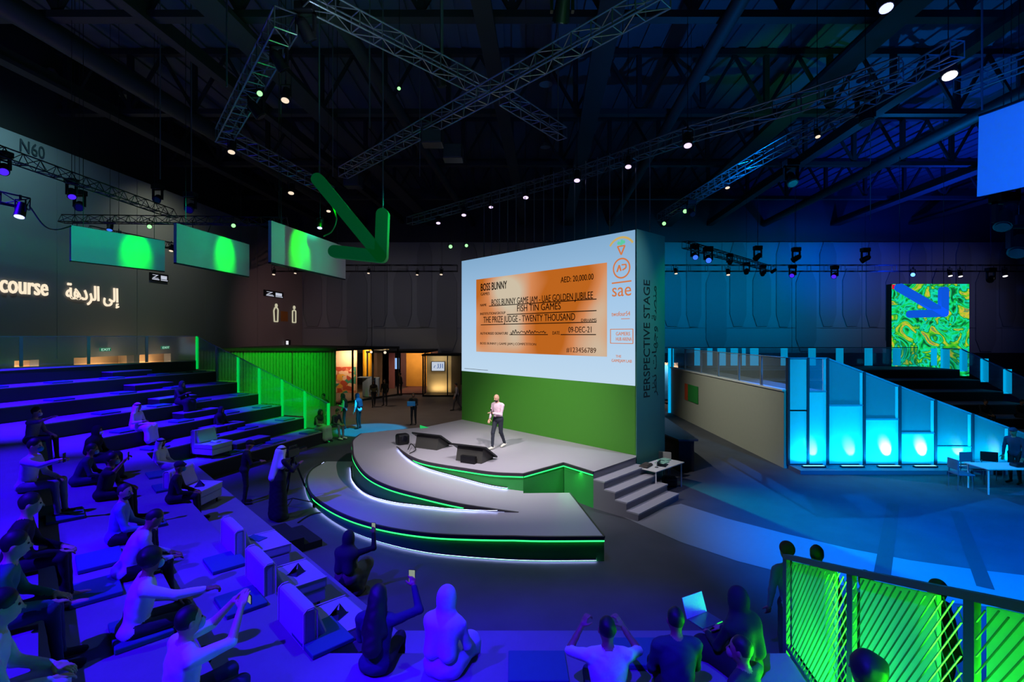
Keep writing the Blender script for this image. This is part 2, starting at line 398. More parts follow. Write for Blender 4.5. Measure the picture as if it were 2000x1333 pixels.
# outer ramp surface height under B
def zO(p):
    i = nearestC(p); return zC(i)
Bz = [zO(p) for p in Bw]
Bz = [min(Bz[i], zB(i)-.0) for i in range(60)]
Bz[-1] = ZL; Bz[-2] = min(Bz[-2], ZL-.0)
rm = MB()
startI = V2(F(690,903,0))
Bbase = [Bw[i] for i in range(4, 60)]; Bbz = [Bz[i] for i in range(4, 60)]
# resample B base against C
def resample(P3, n):
    L = [0]
    for i in range(1, len(P3)): L.append(L[-1]+(P3[i]-P3[i-1]).length)
    res = []; j = 0
    for k in range(n):
        s = L[-1]*k/(n-1)
        while j < len(L)-2 and L[j+1] < s: j += 1
        t = (s-L[j])/max(1e-9, L[j+1]-L[j]); res.append(P3[j].lerp(P3[j+1], t))
    return res
B3 = [Vector((startI.x+.6, startI.y+.0, .02))]+[Vector((p.x,p.y,z)) for p, z in zip(Bbase, Bbz)]
C3 = [Vector((p.x,p.y,zC(i))) for i, p in enumerate(Cw)]
iend = min(range(80), key=lambda i: abs(Cw[i].x-Bw[-1].x+(.0)))
nB = resample(B3, iend+1)
rm.strip([tuple(v) for v in nB], [tuple(v) for v in C3[:iend+1]])
rm.build('outer_ramp', M_stage, stage)
# landing: fan from B's tip and the A base line to the front edge
land = MB()
lc = [V2(F(1113,963,ZL)), V2(F(1022,964,ZL))]
poly = [Vector((p.x,p.y,C3[iend+k].z)) for k, p in enumerate(Cw[iend:])]
poly3 = [tuple(v) for v in poly] + [(lc[0].x,lc[0].y,ZL), (lc[1].x-.0,lc[1].y,ZL), (inner[-1].x, inner[-1].y, ZL), (Bw[-1].x,Bw[-1].y,ZL)]
land.add(poly3, [tuple(range(len(poly3)))]); land.build('landing', M_stage, stage)
def face_part(name, curve, zt, zb, m, out=0.0, parent=stage):
    q = MB(); q.strip([(p.x,p.y,zb[i]) for i,p in enumerate(curve)], [(p.x,p.y,zt[i]) for i,p in enumerate(curve)]); return q.build(name, m, parent)
def offs(curve, d):
    out = []
    for i, p in enumerate(curve):
        a = curve[max(0,i-1)]; b = curve[min(len(curve)-1,i+1)]; t = (b-a); 
        if t.length < 1e-9: t = Vector((1,0))
        t.normalize(); out.append(p+Vector((t.y,-t.x))*d)
    return out
def ribbon(name, curve, z0, z1, m, d, th=.03, parent=stage):
    """a solid band following the curve: outer face at offset d"""
    A_ = offs(curve, d); B_ = offs(curve, d-th); q = MB(); n = len(curve)
    q.strip([(p.x,p.y,z0[i]) for i,p in enumerate(A_)], [(p.x,p.y,z1[i]) for i,p in enumerate(A_)])
    q.strip([(p.x,p.y,z1[i]) for i,p in enumerate(A_)], [(p.x,p.y,z1[i]) for i,p in enumerate(B_)])
    q.strip([(p.x,p.y,z0[i]) for i,p in enumerate(B_)], [(p.x,p.y,z0[i]) for i,p in enumerate(A_)])
    q.add([(A_[-1].x,A_[-1].y,z0[-1]),(A_[-1].x,A_[-1].y,z1[-1]),(B_[-1].x,B_[-1].y,z1[-1]),(B_[-1].x,B_[-1].y,z0[-1])], [(0,1,2,3)])
    return q.build(name, m, parent)
def trim_set(curve, zt, zb, sgn, lab):
    h = [t-b for t, b in zip(zt, zb)]
    f = face_part(lab, curve, [z-.04 for z in zt], zb, M_gface)
    k0 = [i for i in range(len(curve)) if h[i] > .13]
    if not k0: return
    ribbon('edge_band', curve, [z-.07 for z in zt], [z+.004 for z in zt], M_edge, .03*sgn, .05*sgn)
    c = curve[k0[0]:k0[-1]+1]; zz = zt[k0[0]:k0[-1]+1]
    ribbon('edge_light', c, [z-.10 for z in zz], [z-.072 for z in zz], M_led_g, .029*sgn, .012*sgn)
sg = 1
# orientation: curves run left->right with the outside towards the camera (right-hand side of travel)
zAr = [ZT+(ZL-ZT)*i/39.0 for i in range(40)]
trim_set(Aw, [ZT]*40, zAr, sg, 'top_fascia')
trim_set(Bw, [zB(i) for i in range(60)], Bz, sg, 'inner_ramp_fascia')
trim_set(Cw, [zC(i) for i in range(80)], [0]*80, sg, 'outer_ramp_fascia')
ribbon('base_light', Aw[1:36], [z for z in zAr[1:36]], [z+.012 for z in zAr[1:36]], M_led_w, .03, .03)
ribbon('base_light', Bw[6:58], [z for z in Bz[6:58]], [z+.012 for z in Bz[6:58]], M_led_w, .03, .03)
def hooded(curve, z):
    A_ = offs(curve, .008); B_ = offs(curve, .05); q = MB(); q.strip([(p.x,p.y,z[i]+.040) for i,p in enumerate(A_)], [(p.x,p.y,z[i]+.040) for i,p in enumerate(B_)]); q.build('base_light', M_led_s, stage)
    ribbon('added_light_hood', curve, [a+.046 for a in z], [a+.056 for a in z], M_edge, .058, .056)  # hood is added to hide the strip and soften its floor glow
hooded(Cw[1:79], [0.0]*78)
hooded(Aw[2:37], zAr[2:37]); hooded(Bw[8:57], Bz[8:57])
face_part('deck_riser', [n2_, n3_], [ZT-.001]*2, [0]*2, mat('riser_grey', rgb(120,118,128), .6))
# notch faces
nt_ = [Aw[-1], n1_, n2_]
for a, b, zb in ((nt_[0], nt_[1], 0), (nt_[1], nt_[2], 0)):
    face_part('notch_fascia', [a, b], [ZT-.05]*2, [zb]*2, M_gface)
    ribbon('edge_band', [a, b], [ZT-.07]*2, [ZT+.004]*2, M_edge, .03, .05)
    ribbon('edge_light', [a, b], [ZT-.10]*2, [ZT-.072]*2, M_led_g, .029, .012)
# right side of landing
face_part('landing_side', [Cw[-1], lc[0]], [ZL-.01]*2, [0]*2, M_edge)
ribbon('edge_band', [Cw[-1], lc[0]], [ZL-.05]*2, [ZL+.004]*2, mat('black_trim', rgb(25,15,18), .5), .02, .04)
face_part('landing_back', [lc[0], lc[1]], [ZL]*2, [0]*2, M_gface)
area(tuple(Vector(((n1_.x+n2_.x)/2-.1, (n1_.y+n2_.y)/2-.12, ZT-.12))), (n1_.x+.3, n1_.y-.9, 0), 2.5, (.1, 1, .3), .9, .03)
# glow of a green-lit opening, painted as an emissive triangle on the deck
gp = [F(820,831,ZT), F(838,836,ZT), F(820.5,838,ZT)]
MB().add([(p.x,p.y,ZT+.005) for p in gp], [(0,1,2)]).build('wedge_glow', emis('wedge_green', (.02,.5,.12), 1.0), stage)
# back fascia of deck
q = MB(); bl = [V2(F(706,847,ZT))]+backL[::-1]
q.strip([(p.x,p.y,0) for p in bl], [(p.x,p.y,ZT-.01) for p in bl]); q.build('rear_fascia', M_edge, stage)
q = MB(); bq = [V2(F(706,847,ZT)), V2(F(722,845.5,ZT)), V2(F(748,858,ZT))]
# ------------------------------------------------------------------ steps
st = thing('stage_steps', 'grey four-tread stage steps at the right end of the stage', 'steps')
S0, S1 = Vector((n2_.x, n2_.y)), Vector((n3_.x, n3_.y)); dn = (S1-S0); W = dn.length; dn.normalize(); dw = Vector((dn.y, -dn.x))
for k in range(4):
    zt = ZT-.19*(k+1); a = S0+dw*(.325*k); b = S0+dw*(.325*(k+1))
    pl = [a, b, b+dn*W, a+dn*W]
    MB().prism([(p.x,p.y) for p in pl], 0, zt-.035).build('riser', mat('riser_grey', rgb(120,118,128), .6), st)
    pl = [a-dw*.0, b+dw*.02, b+dw*.02+dn*W, a+dn*W]
    MB().prism([(p.x,p.y) for p in pl], zt-.035, zt).build('tread', mat('tread_grey', rgb(170,168,178), .5), st)
# ------------------------------------------------------------------ screen box
sb = thing('screen_wall', 'freestanding wall holding the large bright screen above a green lower panel', 'screen')
TZ = 7.63; D = 1.58
def SW(s, z, d=0): # s from the left end along the screen, d behind
    p = Lf-U*s+N*d; return Vector((p.x, p.y, z))
def pbox(s0, s1, z0, z1, d0, d1):
    q = MB(); pl = [SW(s0,0,d0), SW(s1,0,d0), SW(s1,0,d1), SW(s0,0,d1)]; return q.prism([(p.x,p.y) for p in pl], z0, z1)
pbox(0, 8.45, 0, TZ, .02, D).build('box_body', mat('box_black', rgb(26,30,36), .6), sb)
pbox(0, 8.45, ZT-.1, 3.0, -.02, .02).build('green_panel', M_green, sb)
pbox(8.42, 8.47, 0, TZ, -.02, D).build('side_panel', M_teal, sb)
# screen surface: gradient white-blue
def screen_mat():
    m = bpy.data.materials.new('screen_glow'); m.use_nodes = True; nt = m.node_tree; nt.nodes.remove(nt.nodes['Principled BSDF'])
    e = nt.nodes.new('ShaderNodeEmission'); g = nt.nodes.new('ShaderNodeNewGeometry'); s = nt.nodes.new('ShaderNodeSeparateXYZ')
    mp = nt.nodes.new('ShaderNodeMapRange'); mp.inputs[1].default_value = 3.0; mp.inputs[2].default_value = 7.6
    cr = nt.nodes.new('ShaderNodeValToRGB'); cr.color_ramp.elements[0].color = rgb(190,216,238); cr.color_ramp.elements[1].color = rgb(130,170,205)
    el = cr.color_ramp.elements.new(.55); el.color = rgb(165,200,232)
    nt.links.new(g.outputs['Position'], s.inputs[0]); nt.links.new(s.outputs[2], mp.inputs[0]); nt.links.new(mp.outputs[0], cr.inputs[0])
    nt.links.new(cr.outputs[0], e.inputs[0]); e.inputs[1].default_value = 1.0; nt.links.new(e.outputs[0], nt.nodes['Material Output'].inputs[0]); return m
scr = pbox(0.0, 8.42, 3.0, TZ-.02, -.03, .02).build('display', screen_mat(), sb)
def cheque_mat():
    m = bpy.data.materials.new('cheque_orange'); m.use_nodes = True; nt = m.node_tree; nt.nodes.remove(nt.nodes['Principled BSDF'])
    e = nt.nodes.new('ShaderNodeEmission'); tc = nt.nodes.new('ShaderNodeTexCoord'); nz = nt.nodes.new('ShaderNodeTexNoise'); nz.inputs['Scale'].default_value = .42; nz.inputs['Detail'].default_value = .6
    cr = nt.nodes.new('ShaderNodeValToRGB'); cr.color_ramp.elements[0].color = rgb(188,100,30); cr.color_ramp.elements[0].position = .42; cr.color_ramp.elements[1].color = rgb(205,190,165); cr.color_ramp.elements[1].position = .66
    el = cr.color_ramp.elements.new(.53); el.color = rgb(212,135,85)
    nt.links.new(tc.outputs['Object'], nz.inputs['Vector']); nt.links.new(nz.outputs['Fac'], cr.inputs[0]); nt.links.new(cr.outputs[0], e.inputs[0])
    nt.links.new(e.outputs[0], nt.nodes['Material Output'].inputs[0]); return m
chq = pbox(.99, 7.42, 3.83, 6.75, -.045, -.03).build('cheque_image', cheque_mat(), scr)
M_ink = mat('screen_ink', rgb(25,20,15), 1, spec=0); M_org = emis('screen_orange', rgb(205,120,70), 1); M_mint = emis('screen_mint', rgb(90,200,160), 1); M_ink2 = mat('screen_ink_soft', rgb(95,60,35), 1, spec=0)
def sz(px, py):
    r = (px-1000)/960.0; s = (r*Lf.y-Lf.x)/(.682+r*.731); q = SW(s, 0); return s, 4.5-(py-655)/960*q.y
def on_screen(txt, x0, y0, x1, h, m=M_ink, bold=0.0, d=-.05, name='lettering'):
    """baseline from photo column x0,row y0 to column x1; cap height in metres"""
    s0, z0 = sz(x0, y0); s1, _ = sz(x1, y0)
    text_on(name, txt, m, frame(SW(s0, z0, d), -U, (0,0,1), -N), scr, s1-s0, h, .004, bold)
def line(x0, y0, x1, th=.03, m=M_ink, y1=None):
    s0, z0 = sz(x0, y0); s1, z1 = sz(x1, y1 if y1 else y0)
    pbox(s0, s1, z0-th/2, z0+th/2, -.055, -.05).build('rule_line', m, scr)
on_screen('BOSS BUNNY', 941, 569, 992, .30, bold=.012)
on_screen('GAMES', 941, 578, 958, .12)
on_screen('AED: 20,000.00', 1097, 553, 1161, .2)
on_screen('NAME', 940, 599, 952, .1)
on_screen('BOSS BUNNY GAME JAM - UAE GOLDEN JUBILEE', 962, 597, 1160, .24)
line(957, 598.5, 1167)
on_screen('FISH TIN GAMES', 1012, 609, 1097, .25)
on_screen('INSTITUTION/GROUP', 940, 616, 989, .1)
line(992, 615, 1167)
on_screen('THE PRIZE JUDGE - TWENTY THOUSAND', 946, 631, 1125, .25)
on_screen('DIRHAMS', 1137, 629, 1167, .1)
line(941, 635, 1167)
on_screen('AUTHORISED SIGNATURE', 940, 654, 994, .1)
line(997, 654, 1072); line(1097, 654, 1166)
on_screen('DATE', 1081, 654, 1095, .12)
on_screen('09-DEC-21', 1112, 650, 1157, .2)
on_screen('BOSS BUNNY | GAME JAM | COMPETITION', 940, 673, 1049, .09, M_ink2)
on_screen('#123456789', 1108, 688, 1166, .17, M_ink2)
# signature scribble
sg_ = MB(); pr = None
for i in range(70):
    t = i/69; s0, z0 = sz(1000+68*t, 650-1+(2.2*math.sin(i*1.15)+2.6*math.sin(i*.43+1)*math.sin(i*.9))*(1.2-.6*t))
    p = SW(s0, z0, -.052)
    if pr: sg_.bar(pr, p, .018)
    pr = p
sg_.build('signature', M_ink, scr)
# logos
def arc_band(sc, zc, r, a0, a1, th, m, n=28, sx=1, sz_=1, name='logo_arc'):
    q = MB(); A_, B_ = [], []
    for i in range(n+1):
        a = math.radians(a0+(a1-a0)*i/n)
        A_.append(SW(sc+math.cos(a)*(r-th/2)*sx, zc+math.sin(a)*(r-th/2)*sz_, -.045)); B_.append(SW(sc+math.cos(a)*(r+th/2)*sx, zc+math.sin(a)*(r+th/2)*sz_, -.045))
    q.strip(A_, B_); q.build(name, m, scr)
def poly_line(pts, th, m, name='logo_line'):
    q = MB(); 
    for a, b in zip(pts[:-1], pts[1:]): q.bar(SW(*a,-.045), SW(*b,-.045), th)
    q.build(name, m, scr)
arc_band(7.95, 6.95, .5, 35, 145, .07, emis('screen_olive', rgb(200,170,100), 1), name='logo_arc')
poly_line([(7.82,7.19),(8.08,7.19),(7.95,6.93),(7.82,7.19)], .035, M_org)
q = MB()
for dx, dz, r in ((-.09,7.29,.055),(0,7.26,.06),(.09,7.3,.055),(0.02,7.34,.05)):
    vs = [SW(7.95+dx+math.cos(a*.785)*r, dz+math.sin(a*.785)*r, -.045-abs(dx)*.01) for a in range(8)]; q.add(vs, [tuple(range(8))])
q.build('logo_leaf', M_mint, scr)
arc_band(7.96, 6.52, .29, 0, 360, .05, M_org, 40, name='logo_ring')
poly_line([(7.80,6.42),(7.88,6.62),(7.94,6.44)], .035, M_org); poly_line([(7.97,6.62),(8.12,6.62),(8.12,6.52),(8.0,6.46)], .035, M_org)
text_on('logo_letters', 'sae', M_org, frame(SW(7.62, 5.68, -.045), -U, (0,0,1), -N), scr, .68, .42, .004, .0)
poly_line([(7.62,6.09),(8.3,6.11)], .04, M_org)
text_on('logo_letters', 'twofour54', M_org, frame(SW(7.6, 5.08, -.045), -U, (0,0,1), -N), scr, .66, .14)
pbox(7.95,8.25,4.98,5.0,-.05,-.045).build('logo_line', M_org, scr)
poly_line([(7.56,4.25),(7.56,4.68),(8.36,4.68),(8.36,4.25),(7.56,4.25)], .02, M_org)
text_on('logo_letters', 'GAMERS', M_org, frame(SW(7.76, 4.49, -.045), -U, (0,0,1), -N), scr, .5, .11)
text_on('logo_letters', 'HUB ARENA', M_org, frame(SW(7.76, 4.33, -.045), -U, (0,0,1), -N), scr, .56, .11)
text_on('logo_letters', 'THE', M_org, frame(SW(7.75, 3.82, -.045), -U, (0,0,1), -N), scr, .2, .08)
text_on('logo_letters', 'GAMEJAM LAB', M_org, frame(SW(7.6, 3.68, -.045), -U, (0,0,1), -N), scr, .72, .09)
line(909, 720, 955, .015, M_ink2)
# lettering on the side of the box, reading upwards
Ms = frame(R0+N*.70+(-U)*.012+Vector((0,0,2.62)), (0,0,1), -N, -U)
text_on('side_lettering', 'PERSPECTIVE STAGE', M_print, Ms, sb, 3.55, .36, .01, .012)
Ms = frame(R0+N*1.08+(-U)*.012+Vector((0,0,2.62)), (0,0,1), -N, -U)
text_on('side_lettering', '\ufeae\ufec8\ufee7 \ufe95\ufe8e\ufeec\ufe9f\ufeed \ufe94\ufebc\ufee8\ufee3', M_print, Ms, sb, 3.4, .26, .01, .01)
# lamps on the box side
spot(tuple(R0-U*3+N*5+Vector((0,0,9.5))), tuple(R0+N*2.1+Vector((0,0,5.8))), 700, (0, 1, .35), 30, 1)
spot(tuple(R0-U*5+N*1+Vector((0,0,9))), tuple(R0+N*.5+Vector((0,0,5.0))), 500, (0, .35, .8), 55, 1)
# ------------------------------------------------------------------ audience terraces
STEP = .47; LV = [None]+[.5+STEP*k for k in range(7)]   # levels 1..7
nL = Vector((.951, -.307)); nD = Vector((.72, .694)); nD.normalize()
cL = [None, -13.7, -14.9, -16.1, -17.35, -18.55, -19.8, -21.0, -23.6]
cD = [None, 3.5, 2.33, 1.15, 0.0, -1.15, -2.3, -3.45, -6]
cF = [None, 6.65, 5.45, 4.2, 3.0, 1.8, .6, -.6, -4]
def isect(n1, c1, n2, c2):
    d = n1.x*n2.y-n1.y*n2.x; return Vector(((c1*n2.y-c2*n1.y)/d, (n1.x*c2-n2.x*c1)/d))
pv = Vector((-7.9, 21.2)); pe = Vector((-14.9, 23.4)); endn = Vector((.305, .952)); endc = endn.dot(Vector((-11.2, 21.75)))
nF = Vector((0, 1))
def edge_poly(k):
    a = isect(nL, cL[k], endn, endc); b = isect(nL, cL[k], nD, cD[k]); c = isect(nD, cD[k], nF, cF[k]); d = Vector((3.05-.06*(5.5-cF[k]), cF[k]))
    return [a, b, c, d]
ts = thing('seating_terrace', 'blue-lit stepped seating terrace wrapping round the left and front of the stage', 'seating')
for k in range(1, 8):
    A_ = edge_poly(k); B_ = edge_poly(k+1)
    if k == 7: B_ = [Vector((-14.9,22.1)), Vector((-20.85,15.4)), Vector((-20.8,9.5)), B_[2], B_[3]]; A_ = [A_[0], A_[1], A_[1]+(A_[2]-A_[1])*.05, A_[2], A_[3]]
    q = MB(); pl = A_+B_[::-1]
    pl = [(p.x, p.y) for p in pl]
    # three convex quads
    for i in range(len(A_)-1):
        quad = [A_[i], A_[i+1], B_[i+1], B_[i]]
        q.prism([(p.x,p.y) for p in quad], 0, LV[k]-.03)
    q.build('riser', M_riser, ts)
    q = MB()
    for i in range(len(A_)-1):
        quad = [A_[i]+ (nL*.0), A_[i+1], B_[i+1], B_[i]]
        q.prism([(p.x,p.y) for p in quad], LV[k]-.03, LV[k])
    q.build('tread', M_tier, ts)
# steps cut into the far end of the left bank (half-height blocks)
for k in range(1, 7):
    for j in (0,):
        a = isect(nL, cL[k+1], endn, endc)-endn*2.5; 
        pl = [a, a-endn*1.5, a-endn*1.5+nL*.62, a+nL*.62]
        MB().prism([(p.x,p.y) for p in pl], LV[k]+.001, LV[k]+.20).build('step_block', M_riser, ts); MB().prism([(p.x,p.y) for p in pl], LV[k]+.20, LV[k]+.225).build('step_tread', M_tier, ts)
# loose step in front of the terrace
p = F(575, 1035, .3)
M = Matrix.Translation((p.x, p.y, 0)) @ Matrix.Rotation(math.atan2(nD.y, nD.x), 4, 'Z')
sp = thing('loose_step', 'small dark step block on the floor against the terrace edge', 'step', (p.x, p.y, 0), math.atan2(nD.y, nD.x))
MB().box(-.45, -.55, 0, .0, .55, .3).build('upper_block', M_riser, sp, bevel=.008); MB().box(0, -.55, 0, .38, .55, .15).build('lower_block', M_riser, sp, bevel=.008)

# seat cushions: thin mats lying along the tier edges
M_mat = mat('teal_felt_mat', rgb(40, 105, 110), .85)
matm = MB().box(-.24, -.31, 0, .24, .31, .055).build('mat', M_mat, None, bevel=.012)
ordn = ['first','second','third','fourth','fifth','sixth','seventh','eighth','ninth','tenth','eleventh','twelfth','thirteenth','fourteenth']
lvn = [None,'lowest','second','third','fourth','fifth','sixth','top']
rs = random.Random(3); first = True
def put_mat(p, z, ang, label, group):
    global first
    if first: o = matm; first = False
    else: o = matm.copy(); COL.objects.link(o)
    o.name = 'seat_mat' if first else o.name
    o.name = 'seat_mat'; o.location = (p.x, p.y, z+.001); o.rotation_euler = (0, 0, ang); tag(o, label, 'cushion', group)
skipD = []
for k in range(1, 7):
    a, b, c, d = edge_poly(k); L = (b-a).length; nn = 0; t = .7
    while t < L-.5:
        p = a+(b-a)*(t/L)-nL*.36
        if p.y > 11:
            nn += 1; put_mat(p, LV[k], math.atan2(nL.y, nL.x)+rs.uniform(-.06,.06), 'teal seat mat on the %s left-bank tier, %s from the green rail' % (lvn[k], ordn[nn-1]), 'seat mats on the left bank')
        t += 1.75+rs.uniform(-.15,.25)
mats = [((127,1005),3),((440,1095),2),((610+20,1060+180),2),((195,1090),3),((185,1150),3),((275,1225),3),((470,1172),2),((310,925),2),((325,950),2),((80,1000),3),((1252,1272),2),((290,1020),2),((1050,1300),2)]
for i, ((px, py), k) in enumerate(mats):
    p = F(px, py, LV[k]+.05); ang = math.atan2(nD.y, nD.x) if px < 900 else math.pi/2
    near = ['left of the seated row beside its dark shadow','beside the raised tier behind the middle armchair','behind the nearest armchair','under the man in the blue shirt','beside the man in the long blue shirt','under the man stretching out his arm','between the two nearest armchairs','in front of the white-robed man, farther one','in front of the white-robed man, nearer one','at the left beside a pair of legs','right of the seated man in bright violet','near the man in the grey shirt','between the two women and the man in violet'][i]
    put_mat(p, LV[k], ang, 'teal seat mat on the %s tier, %s' % (lvn[k], near), 'seat mats in the middle rows')
# ------------------------------------------------------------------ glass rails
M_rail = mat('grey_rail', rgb(150,155,160), .4, .5)
M_pg = glass_mat('green_glass', (.15, .75, .2), .35); M_pc = glass_mat('cyan_glass', (.2, .55, .8), .2)
M_ge = emis('green_uplit_glow', (.0, .62, .08), .9); M_ce = emis('cyan_uplit_glow', (0, .42, .85), .9)  # posts and fins emit; the glow stands in for uplight on them
def post(p, z0, z1, t, m, par, ang=0, name='post'):
    M = Matrix.Translation((p.x, p.y, 0)) @ Matrix.Rotation(ang, 4, 'Z')
    return MB().box(-t, -t*.6, z0, t, t*.6, z1, M).build(name, m, par)
def panel(a, b, za0, za1, zb0, zb1, m, par, name='glass_panel', t=.012):
    d = (b-a).normalized(); n_ = Vector((-d.y, d.x))*t
    return MB().prism([(a.x-n_.x,a.y-n_.y),(b.x-n_.x,b.y-n_.y),(b.x+n_.x,b.y+n_.y),(a.x+n_.x,a.y+n_.y)], [za0,zb0,zb0,za0], [za1,zb1,zb1,za1]).build(name, m, par)
# left end rail (descends with the tiers)
rl = thing('end_rail', 'green-lit glass rail descending along the far end of the left seating bank', 'railing')
pts = [isect(nL, cL[k], endn, endc+.05) for k in (7,6,5,4,3,2,1)]; pts.append(pts[-1]+nL*1.1)
for i, p in enumerate(pts[:-1]):
    k = 7-i; ztop = LV[k]+1.13; kb = max(1, k-1)
    zb = LV[k-1] if k > 1 else .0
    ang = math.atan2(endn.y, endn.x)
    post(p, zb if i else LV[7]-.4, ztop, .055, M_ge if i not in (1,) else M_rail, rl, ang)
    if i < 6:
        q = pts[i+1]; panel(p, q, LV[k-1]+.05, ztop, LV[k-1]+.05, LV[k-1]+1.13, M_pg, rl)
        MB().bar((p.x,p.y,ztop), (q.x,q.y,LV[k-1]+1.13), .04, .03).build('handrail', M_rail, rl)
# back rail on the top tier
rb = thing('back_rail', 'clear glass rail along the back of the top tier at far left', 'railing')
e0 = pts[0]; e1 = Vector((-20.85, 15.4)); L = (e1-e0).length; dd = (e1-e0).normalized(); ang = math.atan2(dd.y, dd.x)
n_ = 5
for i in range(n_+1):
    p = e0+dd*(L*i/n_)
    if i: post(p, LV[7], LV[7]+1.13, .05, M_rail, rb, ang)
    if i < n_:
        q = e0+dd*(L*(i+1)/n_); panel(p, q, LV[7]+.04, LV[7]+1.1, LV[7]+.04, LV[7]+1.1, M_glass, rb)
        MB().bar((p.x,p.y,LV[7]+1.13), (q.x,q.y,LV[7]+1.13), .05, .03).build('handrail', M_rail, rb)
0 and MB().prism([(-23.6,9),(e1.x-1.0,e1.y),(e0.x+.0,e0.y),(e0.x-2.2,e0.y+1.0),(-20.6,e0.y+1.0)][::-1], 3.0, 3.3).build('top_walkway', M_riser, ts)
spot((-9, 17, 9.2), (-9.8, 22.0, 1.4), 3800, GREEN, 34, .9)
spot((-7.5, 19, 8.6), (-8.3, 21.4, .8), 900, GREEN, 30, .9)
# ------------------------------------------------------------------ near green rail at the right end of the front bank
gr = thing('mesh_rail', 'near green-lit rail of wire mesh panels between dark posts, lower right', 'railing')
def GX(y): return 3.07-(5.5-y)*.137
gy = [5.5, 4.18, 2.9, 1.6]; gl = [2, 3, 4, 5]
M_mesh = mat('mesh_metal', rgb(90,120,85), .5, .2); M_bk = diffuser_mat('mesh_backing', rgb(190,205,195)[:3], .5); M_dk = mat('navy_post', rgb(50,60,80), .5, .2)
for i in range(3):
    y0, y1 = gy[i], gy[i+1]; z0 = LV[gl[i]]; zt = z0+1.05; zt1 = LV[gl[i+1]]+1.05; zt1 = zt+(zt1-zt)
    a = Vector((GX(y0), y0)); b = Vector((GX(y1), y1)); d = (b-a); L = d.length; d.normalize()
    post(a, z0-.45 if i else 0.5, zt+.0, .035, M_dk, gr, math.pi/2)
    MB().bar((a.x,a.y,zt), (b.x,b.y,zt1), .07, .05).build('top_rail', M_dk, gr)
    MB().bar((a.x,a.y,z0+.06), (b.x,b.y,z0+.06), .05, .04).build('bottom_rail', M_dk, gr)
    # backing board
    bb = a+d*(L*(.74 if i < 2 else .95)); aa = a+d*.06; zz = lambda p: zt+(zt1-zt)*((p-a).length/L)
    off = Vector((.05, 0))
    panel(aa+off, bb+off, z0+.1, zz(aa)-.05, z0+.1, zz(bb)-.05, M_bk, gr, 'backing_panel')
    # mesh: two families of diagonal wires
    for fam, step, nm in ((1, .062, 'mesh_wires'), (-1, .12, 'mesh_cross_wires')):
        q = MB(); s = -1.4; nw = 0
        while s < L+1.4:
            # line: along = s + t*fam*.55, z = z0+.08 + t
            t0, t1 = 0, 2.0; seg = []
            for j in range(41):
                t = 2.0*j/40; u = s+t*.62*fam; z = z0+.08+t
                if (0.03 if fam > 0 else L*.73) < u < L-.03 and z < zt+(zt1-zt)*(u/L)-.03: seg.append((u, z))
            if len(seg) > 1:
                (u0, za), (u1, zb_) = seg[0], seg[-1]; p0 = a+d*u0; p1 = a+d*u1
                if fam > 0: MB().bar((p0.x-.02,p0.y,za), (p1.x-.02,p1.y,zb_), .009, .006).build('mesh_wire', M_mesh, gr)
                else: q.bar((p0.x+.02,p0.y,za), (p1.x+.02,p1.y,zb_), .005, .006)
            s += step
        if fam < 0: tag(q.build(nm, M_mesh, gr), kind='stuff')
for i in range(3):
    ym = (gy[i]+gy[i+1])/2; x_ = GX(ym); z0 = LV[gl[i]]
    area((x_+.6, ym+.1, z0-.1), (x_+.05, ym, z0+.5), 300, (.02, 1, .01), 1.1, .5, 110, name='green_batten')
    area((x_-.5, ym, z0+.08), (x_, ym, z0+.5), 9, (.02, 1, .0), 1.0, .12, 120, name='green_batten')
# ------------------------------------------------------------------ right (cyan) bank
rt = thing('cyan_terrace', 'stepped seating terrace at right with glowing cyan front panels', 'seating')
RL = [2.61-STEP*k for k in range(6)]; X0, Y0, YB = 9.3, 16.6, 28.4; 
fx = [9.95, 10.62, 11.85, 13.05, 14.25, 15.5, 16.75, 18.0]      # facade divisions
def rbox(x0, y0, x1, y1, z0, z1, m, name): return MB().box(x0, y0, z0, x1, y1, z1).build(name, m, rt)
# treads: L-shaped levels
ysd = [27.0-1.2*k for k in range(7)]
for k in range(6):
    z = RL[k]
    if k == 0:
        rbox(X0+.12, Y0+.1, 10.62, YB, 0, z-.04, M_riser, 'tier_block'); rbox(X0+.12, Y0+.1, 10.62, YB, z-.04, z, M_tier, 'tread')
        rbox(10.62, ysd[0], 24.6, 29.8, 0, z-.04, M_riser, 'tier_block'); rbox(10.62, ysd[0], 24.6, 29.8, z-.04, z, M_tier, 'tread')
    else:
        x0, x1 = (10.62, 11.85, 13.05, 14.25, 15.5, 16.75)[k-1:k+1]; y0, y1 = ysd[k], ysd[k-1]
        rbox(x0, Y0+.1, x1, y1, 0, z-.04, M_riser, 'tier_block'); rbox(x0, Y0+.1, x1, y1, z-.04, z, M_tier, 'tread')
        rbox(x1, y0, 24.6, y1, 0, z-.04, M_riser, 'tier_block'); rbox(x1, y0, 24.6, y1, z-.04, z, M_tier, 'tread')
M_cp = mat('white_acrylic_panel', rgb(225,230,235), .35); M_cpt = diffuser_mat('frosted_panel', rgb(140,165,175)[:3], .4); M_frm = mat('cyan_frame', rgb(90,150,180), .4)
